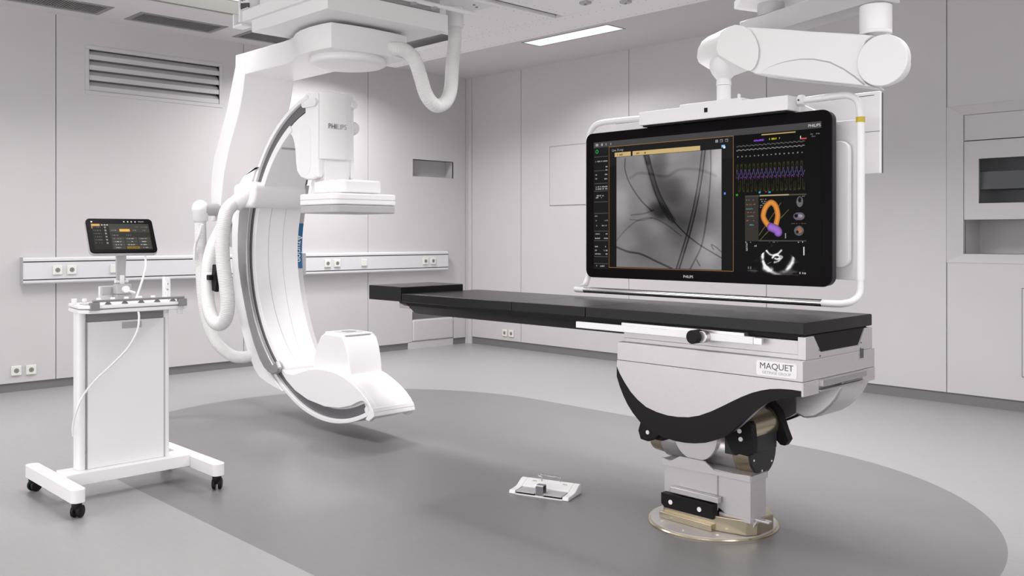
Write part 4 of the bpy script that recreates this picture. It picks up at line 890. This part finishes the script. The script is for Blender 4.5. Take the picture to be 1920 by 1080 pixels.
    for vv, amp, cc_ in ((0.122, 0.006, (0.40,) * 3), (0.150, 0.005, (0.55,) * 3)):
        uu = (U_ - px0) / (px1 - px0); ph = (uu * 16) % 1.0
        base = vv - amp * np.exp(-((ph - 0.5) / 0.06) ** 2) + 0.003 * np.sin(ph * 6.28)
        k = (np.abs(V_ - base) < 0.0022) & (uu > 0) & (uu < 1); im[k] = cc_
    for k in range(16): words(px0 + 0.004 + k * 0.0166, 0.188, px0 + 0.008 + k * 0.0166, 0.01, (0.5,) * 3, 1.0); 
    uu = (U_ - px0) / (px1 - px0); ph = (uu * 16) % 1.0
    sq = 0.5 + 0.5 * np.tanh(5 * np.sin(2 * PI * ph)); yv = 0.405 - 0.125 * sq - 0.02 * np.sin(2 * PI * ph) * 1.5
    slope = np.abs(np.gradient(yv, axis=1)); k = (np.abs(V_ - yv) < 0.002 + slope * 0.45) & (uu > 0) & (uu < 1); im[k] = (0.22, 0.21, 0.05)
    yv = 0.325 - 0.05 * np.clip(np.sin(2 * PI * ph + 0.6), 0, 1) ** 2 + 0.012 * np.sin(4 * PI * ph); slope = np.abs(np.gradient(yv, axis=1))
    k = (np.abs(V_ - yv) < 0.002 + slope * 0.45) & (uu > 0) & (uu < 1); im[k] = (0.34, 0.29, 0.52)
    yv = 0.348 - 0.012 * np.clip(np.sin(2 * PI * ph + 0.2), 0, 1); k = (np.abs(V_ - yv) < 0.002) & (uu > 0) & (uu < 1) & (ph < 0.6); im[k] = (0.5, 0.25, 0.6)
    words(0.672, 0.448, 0.682, 0.014, (0.25, 0.8, 0.2), 1); words(0.765, 0.437, 0.772, 0.014, (0.2, 0.7, 0.85), 1); words(0.802, 0.437, 0.812, 0.014, (0.2, 0.7, 0.85), 1); words(0.79, 0.435, 0.795, 0.01, (0.6, 0.2, 0.2), 1)
    words(0.83, 0.425, 0.94, 0.006, (0.25,) * 3, 0.5)
    # 3-D vessel window
    rect(0.709, 0.4625, 0.763, 0.775, (0.20, 0.185, 0.17)); rect(0.763, 0.4625, 0.945, 0.775, (0.0, 0.0, 0.0)); rect(0.709, 0.4625, 0.945, 0.473, (0.28, 0.26, 0.22)); rect(0.768, 0.463, 0.88, 0.471, (0.72, 0.65, 0.5))
    for i, v in enumerate((0.490, 0.52, 0.55, 0.575, 0.60, 0.63, 0.66)): words(0.714, v, 0.755 - 0.004 * (i % 3), 0.007, ((0.5, 0.45, 0.4), (0.6, 0.4, 0.3), (0.3, 0.6, 0.6), (0.6, 0.3, 0.25))[i % 4], 0.6)
    for i in range(5): words(0.770, 0.49 + i * 0.013, 0.80 - 0.004 * (i % 2), 0.006, (0.6,) * 3, 0.6)
    rect(0.763, 0.768, 0.945, 0.774, (0.30, 0.28, 0.26))
    for pts in ([(0.765, 0.735), (0.85, 0.52)], [(0.77, 0.765), (0.88, 0.565)]):
        d = dseg([pts[0], ((pts[0][0] + pts[1][0]) / 2, (pts[0][1] + pts[1][1]) / 2), pts[1]]); im[d < 0.0011] = (0.42, 0.37, 0.24)
    def tube3(pts, wd, c):
        d = dseg(pts); k = d < wd; s = np.sqrt(np.clip(1 - (d / wd) ** 2, 0, 1)); s = 0.40 + 0.60 * s
        for q in range(3): im[..., q] = np.where(k, c[q] * s, im[..., q])
    tube3([(0.832, 0.66), (0.838, 0.60), (0.830, 0.54), (0.812, 0.515), (0.792, 0.545), (0.782, 0.60), (0.790, 0.64), (0.806, 0.675)], 0.0105, (0.88, 0.56, 0.24))
    d = dseg([(0.806, 0.672), (0.810, 0.678), (0.814, 0.682)]); im[d < 0.006] = (0.15, 0.45, 0.3)
    tube3([(0.812, 0.680), (0.826, 0.690), (0.838, 0.705), (0.840, 0.715)], 0.0155, (0.62, 0.42, 0.80))
    def ell(cx, cy, rx, ry, c, tex=0.25):
        a = ((U_ - cx) / rx) ** 2 + ((V_ - cy) / ry) ** 2; k = a < 1
        n = 0.75 + tex * fbm(H_, W_, 60, 2)
        for q in range(3): im[..., q] = np.where(k, np.clip(c[q] * n, 0, 1), im[..., q])
    ell(0.921, 0.515, 0.0125, 0.035, (0.50, 0.50, 0.50)); ell(0.921, 0.503, 0.006, 0.018, (0.03, 0.03, 0.03))
    ell(0.918, 0.610, 0.021, 0.026, (0.55, 0.50, 0.55)); ell(0.908, 0.607, 0.007, 0.012, (0.05,) * 3); ell(0.922, 0.608, 0.008, 0.011, (0.78, 0.72, 0.85))
    ell(0.918, 0.705, 0.018, 0.032, (0.45, 0.45, 0.47)); ell(0.921, 0.700, 0.009, 0.02, (0.78, 0.52, 0.40)); ell(0.912, 0.712, 0.005, 0.01, (0.05,) * 3)
    words(0.93, 0.477, 0.945, 0.006, (0.6,) * 3); words(0.89, 0.655, 0.945, 0.006, (0.4, 0.3, 0.2)); rect(0.866, 0.72, 0.870, 0.755, (0.55,) * 3)
    # ultrasound fan
    cx, cy = 0.832, 0.775; asp = H_ / W_
    dx, dy = (U_ - cx), (V_ - cy) * asp; rad = np.hypot(dx, dy); ang = np.degrees(np.arctan2(dx, dy))
    sect = (np.abs(ang) < 51) & (rad < 0.145) & (rad > 0.02)
    n = np.clip(0.10 + 0.45 * fbm(H_, W_, 40, 4), 0, 1)
    g2 = np.zeros_like(n)
    deep = np.clip((rad - 0.085) / 0.03, 0, 1); g2 = n * deep * 0.9
    ring = np.exp(-((np.hypot((U_ - 0.837) / 1.15, (V_ - 0.885) * asp) - 0.052) / 0.006) ** 2) * np.where(V_ > 0.875, 0.65, 0.35) * (0.7 + 1.3 * fbm(H_, W_, 30, 3))
    hol = np.hypot((U_ - 0.837) / 1.15, (V_ - 0.885) * asp) < 0.047; g2 = np.where(hol, 0.0, g2); g2 = g2 + ring
    for pts, wd, am in (([(0.793, 0.835), (0.806, 0.860), (0.820, 0.868), (0.838, 0.858), (0.852, 0.835)], 0.0035, 0.75), ([(0.818, 0.885), (0.826, 0.870), (0.838, 0.868), (0.846, 0.880), (0.838, 0.893), (0.828, 0.890)], 0.0035, 0.85), ([(0.850, 0.870), (0.855, 0.88), (0.848, 0.895), (0.838, 0.91), (0.826, 0.915)], 0.0035, 0.7), ([(0.800, 0.925), (0.812, 0.915)], 0.002, 0.5), ([(0.780, 0.850), (0.781, 0.90), (0.789, 0.94), (0.80, 0.955)], 0.0050, 0.9), ([(0.874, 0.955), (0.882, 0.93), (0.896, 0.895)], 0.007, 0.5), ([(0.788, 0.955), (0.80, 0.965), (0.812, 0.965)], 0.009, 0.65)):
        g2 = g2 + am * np.exp(-(dseg(pts) / wd) ** 2) * np.clip(1.0 + 0.9 * fbm(H_, W_, 50, 2), 0.2, 1.5)
    g2 = np.where(sect, np.clip(g2, 0, 0.95), 0); im = np.maximum(im, g2[..., None])
    for i in range(5): words(0.713, 0.785 + 0.012 * i, 0.72, 0.008, (0.7,) * 3, 1)
    words(0.711, 0.778, 0.735, 0.006, (0.65,) * 3); words(0.805, 0.778, 0.84, 0.005, (0.5,) * 3, 0.5); words(0.905, 0.776, 0.935, 0.006, (0.8,) * 3)
    rect(0.934, 0.81, 0.938, 0.865, (0.85,) * 3); words(0.747, 0.800, 0.757, 0.012, (0.7,) * 3, 0.6); words(0.708, 0.945, 0.735, 0.02, (0.45,) * 3, 0.6)
    words(0.92, 0.975, 0.945, 0.012, (0.7,) * 3, 0.6); rect(0.72, 0.975, 0.76, 0.977, (0.4,) * 3)
    def lines(*a): pass
    rect(0.6625, 0.776, 0.70, 0.778, (0.1,) * 3)
    return np.clip(im, 0, 1)
scr = screen_grid('screen', mo, 5.196, 6.608, 1.158, 1.891, MY - 0.0012, 760, 400, paint_main)
on_m = lambda cx_, cz_: (lambda u, v, d: (cx_ + u, MY - 0.0022 - d, cz_ + v))
txt('PHILIPS', 0.020, on_m(6.573, 1.873), 'lettering', M['text'], scr, ext=0.0)
txt('PHILIPS', 0.020, on_m(5.855, 1.132), 'lettering', M['text'], mo, ext=0.0)
txt('Live X-ray', 0.020, on_m(5.375, 1.836), 'lettering', M['inkgrey'], scr, ext=0.0)

# ================================================================== CONTROL CART
ct = thing('equipment_cart', 'tall white rolling cart with a flat panel column and four black casters', 'cart', (3.8, -5.76, 0))
def stadium(x0, x1, y0, y1, r=0.03): return rrect(x0, x1, y0, y1, r, 6)
for y in (-6.118, -5.405):
    MB().prism(stadium(3.415, 4.135, y - 0.034, y + 0.034), 'z', 0.077, 0.142).build('foot_beam', M['white'], ct, bevel=0.003, sharp=30)
MB().box(3.70, 3.852, -6.084, -5.439, 0.087, 0.150).build('cross_beam', M['white'], ct, bevel=0.003)
def caster(x, y, a):
    c_, s_ = math.cos(a), math.sin(a)
    mb = MB()
    for s in (-1, 1):
        p0 = Vector((x - s_ * s * 0.008 + c_ * 0.008, y + c_ * s * 0.008 + s_ * 0.008, 0.031)); p1 = Vector((x - s_ * s * 0.026 + c_ * 0.008, y + c_ * s * 0.026 + s_ * 0.008, 0.031))
        mb.loft(p0, p1, [(0, 0.030), (0.3, 0.0308), (0.8, 0.029), (1, 0.022)], 28)
    mb.loft((x, y, 0.077), (x, y, 0.03), [(0, 0.017), (0.2, 0.024), (0.6, 0.022), (1, 0.012)], 20)
    mb.build('caster', M['black'], ct, sharp=50)
for x, y, a in ((4.095, -6.118, 2.3), (4.095, -5.405, 2.5), (3.455, -6.118, 1.9), (3.455, -5.405, 2.2)): caster(x, y, a)
MB().prism(rrect(3.715, 3.800, -6.010, -5.966, 0.020, 6), 'z', 0.1505, 0.958).build('column_post', M['white2'], ct, sharp=30)
MB().prism(rrect(3.715, 3.800, -5.562, -5.532, 0.013, 6), 'z', 0.1505, 0.958).build('column_post', M['white2'], ct, sharp=30)
pn = MB().box(3.735, 3.800, -5.965, -5.563, 0.1505, 0.905).build('column_panel', M['white2'], ct, bevel=0.002)
MB().box(3.735, 3.785, -5.965, -5.563, 0.906, 0.957).build('column_top', M['midgrey'], ct)
MB().box(3.801, 3.806, -5.79, -5.69, 0.862, 0.895).build('name_badge', M['grey'], ct, bevel=0.001)
for y in (-5.9655, -5.5625): MB().box(3.7985, 3.8005, y - 0.003, y + 0.003, 0.151, 0.905).build('panel_joint', M['grey'], ct)

cm = thing('control_module', 'white joystick control box with a dark guard bar on top of the cart', 'control panel', (3.84, -5.77, 0.958))
MB().prism([(3.715, -6.03), (3.93, -6.055), (3.975, -6.02), (3.985, -5.95), (3.985, -5.60), (3.975, -5.53), (3.94, -5.50), (3.715, -5.51)], 'z', 0.961, 0.982).build('lower_shell', M['white2'], cm, bevel=0.006)
MB().prism([(3.715, -6.03), (3.94, -6.058), (3.985, -6.02), (3.99, -5.95), (3.99, -5.60), (3.98, -5.53), (3.94, -5.495), (3.715, -5.51)], 'z', 0.985, 1.003).build('upper_shell', M['white'], cm, bevel=0.006)
MB().box(3.72, 3.98, -6.02, -5.52, 0.982, 0.985).build('shell_gap', M['ink'], cm)
for k in range(7):
    y = -6.0 + k * 0.070
    MB().loft((3.86, y, 1.0035), (3.86, y, 1.032), [(0, 0.015), (0.4, 0.006), (0.5, 0.012), (1, 0.011)], 16).build('joystick', M['white2'], cm)
for k in range(5):
    y = -5.915 + k * 0.084
    MB().loft((3.945, y, 1.0035), (3.945, y, 1.021), [(0, 0.017), (1, 0.003)], 16).build('rocker_switch', M['ink'], cm)
MB().box(3.86, 3.94, -6.025, -5.985, 1.0035, 1.008).build('keypad', M['grey'], cm)
MB().cyl((3.83, -6.04, 1.004), (3.83, -6.04, 1.032), 0.013, n=18).build('dial', M['white2'], cm)
MB().box(3.975, 3.992, -6.005, -5.535, 1.018, 1.030).build('guard_bar', M['midgrey'], cm, bevel=0.003)
for y in (-5.995, -5.545): MB().box(3.965, 3.995, y - 0.022, y + 0.022, 0.978, 1.0175).build('bar_clamp', M['midgrey'], cm, bevel=0.002)
MB().cyl((3.90, -5.52, 0.93), (3.90, -5.52, 0.9605), 0.016, n=20).build('lower_knob', M['white2'], cm, bevel=0.003)
MB().tube([(3.972, -5.775, 0.968), (3.985, -5.775, 0.93), (3.985, -5.785, 0.86), (3.955, -5.82, 0.775), (3.90, -5.88, 0.69), (3.86, -5.94, 0.62), (3.85, -6.00, 0.545), (3.83, -6.03, 0.46), (3.80, -6.035, 0.385), (3.785, -6.03, 0.33)], 0.0055, 10).build('hanging_cable', M['white'], cm)

rc = thing('remote_handset', 'slim white handset standing upright on the right end of the cart tray', 'remote control', (3.83, -5.56, 1.004))
MB().prism(rrect(3.815, 3.845, -5.583, -5.545, 0.008, 4), 'z', 1.0045, 1.13).build('body', M['white'], rc, bevel=0.002)
MB().box(3.818, 3.842, -5.58, -5.548, 1.1305, 1.135).build('tip', M['ink'], rc)
MB().tube([(3.846, -5.575, 1.10), (3.862, -5.577, 1.085), (3.852, -5.579, 1.065), (3.864, -5.577, 1.045), (3.85, -5.575, 1.02)], 0.004, 8).build('cord', M['white2'], rc)
for z in (1.09, 1.06): MB().cyl((3.8455, -5.563, z), (3.847, -5.563, z), 0.005, n=10).build('button', M['grey'], rc)

# tablet and its clamp; tablet faces the camera a little and leans back
tb = thing('touch_screen', 'small black touch screen on a grey clamp arm above the cart', 'tablet', (3.745, -5.755, 1.352))
TR = Matrix.Rotation(R(90 - 15), 4, 'Z') @ Matrix.Rotation(R(0), 4, 'Z')
yaw = R(46 + 31 - 90 + 88)       # direction of the tablet's width in the room
wdir = Vector((0.697 * math.cos(R(-29)) - (-0.717) * math.sin(R(-29)) * 0, 0, 0))
rt = Vector((0.697, 0.717, 0)); fw = Vector((-0.717, 0.697, 0))
phi = R(37)
wv = (rt * math.cos(phi) + fw * math.sin(phi)).normalized()      # width runs right and away
nv = Vector((wv.y, -wv.x, 0))                                      # faces the camera side
tilt = R(35)
uv = (Vector((0, 0, 1)) * math.cos(tilt) - nv * math.sin(tilt)).normalized()
nn = wv.cross(uv).normalized()
TC = Vector((3.735, -5.764, 1.352))
def tp3(u, v, d): return TC + wv * u + uv * v + nn * d
def tprism(poly, d0, d1):
    mb = MB(); n = len(poly)
    mb.add([tp3(p[0], p[1], d0) for p in poly] + [tp3(p[0], p[1], d1) for p in poly], [tuple(range(n))[::-1], tuple(range(n, 2 * n))] + [(i, (i + 1) % n, n + (i + 1) % n, n + i) for i in range(n)])
    return mb
TW, TH = 0.172, 0.113
tprism(rrect(-TW, TW, -TH, TH, 0.024, 6), -0.028, -0.008).build('shell', M['grey'], tb, bevel=0.003, sharp=30)
tprism(rrect(-TW + 0.003, TW - 0.003, -TH + 0.003, TH - 0.003, 0.022, 6), -0.0079, 0.0).build('front_glass', M['blackbez'], tb, bevel=0.002, sharp=30)
def paint_tab(W_, H_):
    im = np.full((H_, W_, 3), 0.16)
    U_, V_ = np.meshgrid((np.arange(W_) + 0.5) / W_, (np.arange(H_) + 0.5) / H_)
    def rect(u0, v0, u1, v1, c): im[(U_ >= u0) & (U_ < u1) & (V_ >= v0) & (V_ < v1)] = c
    rect(0, 0, 1, 1, (0.20, 0.195, 0.18)); rect(0, 0, 0.30, 1, (0.12, 0.118, 0.10)); rect(0.30, 0, 1, 0.33, (0.27, 0.265, 0.25)); rect(0, 0, 0.15, 0.09, (0.85, 0.68, 0.42)); rect(0, 0.10, 0.02, 0.18, (0.8, 0.6, 0.3))
    def words(u0, v0, u1, h, c, dens=0.6):
        n = max(2, int((u1 - u0) / 0.012))
        for k in range(n):
            if random.random() < dens: a = u0 + (u1 - u0) * k / n; rect(a, v0, a + 0.009, v0 + h, c)
    rect(0.47, 0.20, 0.65, 0.30, (0.95, 0.74, 0.35)); words(0.33, 0.235, 0.42, 0.03, (0.65,) * 3); words(0.71, 0.235, 0.76, 0.03, (0.55,) * 3); words(0.88, 0.235, 0.93, 0.03, (0.55,) * 3); words(0.75, 0.11, 0.98, 0.03, (0.45,) * 3)
    for i in range(6): words(0.03, 0.12 + i * 0.12, 0.16, 0.035, (0.45, 0.44, 0.4)); rect(0.215, 0.11 + i * 0.12, 0.245, 0.17 + i * 0.12, (0.6, 0.59, 0.55))
    for i in range(3): rect(0.17 + i * 0.045, 0.02, 0.20 + i * 0.045, 0.07, (0.7,) * 3)
    for j in range(4):
        for i in range(3):
            v = 0.53 + j * 0.115; u = 0.32 + i * 0.225
            rect(u, v, u + 0.21, v + 0.09, (0.30, 0.295, 0.28)); words(u + 0.03, v + 0.03, u + 0.15, 0.035, (0.72,) * 3, 0.7)
    words(0.32, 0.43, 0.44, 0.03, (0.5,) * 3); words(0.58, 0.43, 0.66, 0.03, (0.5,) * 3); rect(0.55, 0.875, 0.77, 0.965, (0.55, 0.45, 0.15)); words(0.58, 0.90, 0.74, 0.03, (0.2, 0.17, 0.05))
    return im
ts = screen_grid('screen', tb, 0, 1, 0, 1, 0, 240, 110, paint_tab)
o0 = org(tb)
for v in ts.data.vertices:
    u_, v_ = v.co.x + o0.x, v.co.z + o0.z
    v.co = tp3(-0.146 + 0.292 * u_, -0.092 + 0.166 * v_, 0.0008) - o0
for i, u_ in enumerate((0.022, 0.042, 0.060, 0.080)): tprism(rrect(u_ - 0.0032, u_ + 0.0032, 0.085, 0.0925, 0.002, 2), 0.0004, 0.001).build('status_icon', M['text'], ts)
txt('PHILIPS', 0.009, lambda u, v, d: tp3(0.110 + u, 0.089 + v, 0.001), 'lettering', M['text'], ts, ext=0)
tprism(rrect(-0.146, -0.137, 0.083, 0.092, 0.004, 3), 0.0004, 0.001).build('status_icon', M['text'], ts)
# clamp arm
MB().prism([(-5.778, 1.10), (-5.735, 1.10), (-5.735, 1.155), (-5.728, 1.30), (-5.785, 1.30), (-5.783, 1.155)], 'x', 3.695, 3.712).build('arm_plate', M['grey'], tb, bevel=0.003)
MB().box(3.713, 3.722, -5.768, -5.745, 1.09, 1.14).cyl((3.704, -5.79, 1.105), (3.704, -5.72, 1.105), 0.010, n=16).build('hinge', M['white2'], tb, bevel=0.002)
MB().box(3.69, 3.745, -5.795, -5.715, 1.040, 1.092).build('clamp_body', M['grey'], tb, bevel=0.005)
MB().cyl((3.746, -5.752, 1.066), (3.765, -5.752, 1.066), 0.018, n=24).cyl((3.755, -5.745, 1.06), (3.762, -5.705, 1.045), 0.006, n=12).build('clamp_knob', M['white2'], tb)
MB().box(3.66, 3.672, -5.86, -5.69, 1.0035, 1.082).build('mount_plate', M['white2'], tb, bevel=0.004)
MB().box(3.673, 3.689, -5.85, -5.80, 1.035, 1.078).box(3.673, 3.735, -5.79, -5.71, 1.006, 1.039).build('clamp_jaw', M['grey'], tb, bevel=0.004)
MB().tube([(3.775, -5.66, 1.262), (3.79, -5.662, 1.235), (3.81, -5.668, 1.185), (3.812, -5.685, 1.12), (3.80, -5.70, 1.06), (3.79, -5.715, 1.008)], 0.0055, 10).build('cable', M['white'], tb)

# ================================================================== FOOT SWITCH
fs = thing('foot_switch', 'white foot switch with grey pedals and a wire handle on the dark floor field', 'foot pedal', (5.36, -4.20, 0))
# local frame: u along the front edge, v towards the back
A = Vector((5.235, -4.345, 0)); B = Vector((5.555, -4.235, 0))
fu = (B - A).normalized(); fv = Vector((-fu.y, fu.x, 0)); FL = (B - A).length
def f3(u, v, z): return A + fu * u + fv * v + Vector((0, 0, z))
def fprism(prof, u0, u1):     # prof in (v, z)
    mb = MB(); n = len(prof)
    return mb.add([f3(u0, v, z) for v, z in prof] + [f3(u1, v, z) for v, z in prof], [tuple(range(n))[::-1], tuple(range(n, 2 * n))] + [(i, (i + 1) % n, n + (i + 1) % n, n + i) for i in range(n)])
FD = 0.175
side = [(0, 0.0005), (FD, 0.0005), (FD, 0.045), (FD - 0.012, 0.052), (FD - 0.03, 0.050), (FD - 0.06, 0.036), (FD - 0.085, 0.024), (0.045, 0.020), (0.004, 0.020)]
for a, b in ((0, 0.035), (FL - 0.035, FL)): fprism(side, a, b).build('side_rest', M['white'], fs, bevel=0.004, sharp=30)
fprism([(0.09, 0.0005), (FD, 0.0005), (FD, 0.045), (FD - 0.012, 0.052), (FD - 0.03, 0.050), (FD - 0.06, 0.036), (0.09, 0.026)], 0.0352, FL - 0.0352).build('hood', M['white'], fs, bevel=0.003, sharp=30)
fprism([(0.0, 0.0005), (0.09, 0.0005), (0.09, 0.006), (0.0, 0.006)], 0.0352, FL - 0.0352).build('base_plate', M['white'], fs)
for a, b in ((0.04, 0.145), (0.195, FL - 0.04)):
    fprism([(0.006, 0.0065), (0.085, 0.0065), (0.085, 0.010), (0.010, 0.010)], a, b).build('pedal_gasket', M['black'], fs)
    fprism([(0.004, 0.0125), (0.088, 0.015), (0.088, 0.021), (0.004, 0.019)], a, b).build('pedal', M['grey'], fs, bevel=0.003)
fprism([(0.012, 0.0105), (0.052, 0.0105), (0.052, 0.052), (0.046, 0.058), (0.018, 0.058), (0.012, 0.052)], 0.147, 0.150).build('guard_side', M['steel'], fs)
fprism([(0.012, 0.0105), (0.016, 0.0105), (0.016, 0.050), (0.021, 0.055), (0.045, 0.055), (0.049, 0.050), (0.049, 0.0105), (0.053, 0.0105), (0.053, 0.054), (0.047, 0.060), (0.018, 0.060), (0.012, 0.054)], 0.150, 0.192).build('centre_guard', M['darksteel'], fs, bevel=0.001)
hp_ = [f3(0.125, FD - 0.035, 0.047), f3(0.125, FD - 0.035, 0.070), f3(0.115, FD - 0.045, 0.074), f3(0.105, FD - 0.03, 0.076), f3(0.13, FD - 0.012, 0.076), f3(0.17, FD - 0.018, 0.074), f3(0.205, FD - 0.020, 0.076), f3(0.222, FD - 0.020, 0.074), f3(0.226, FD - 0.020, 0.066), f3(0.226, FD - 0.020, 0.047)]
MB().tube(hp_, 0.0035, 10, dense=5).build('wire_handle', M['chrome'], fs)
for a in (0.075, 0.25): fprism([(FD - 0.045, 0.0455), (FD - 0.040, 0.0475), (FD - 0.040, 0.0482), (FD - 0.045, 0.0462)], a, a + 0.025).build('embossed_mark', M['grey'], fs)

# tidy helper properties
for o in bpy.data.objects:
    if '_o' in o.keys(): del o['_o']
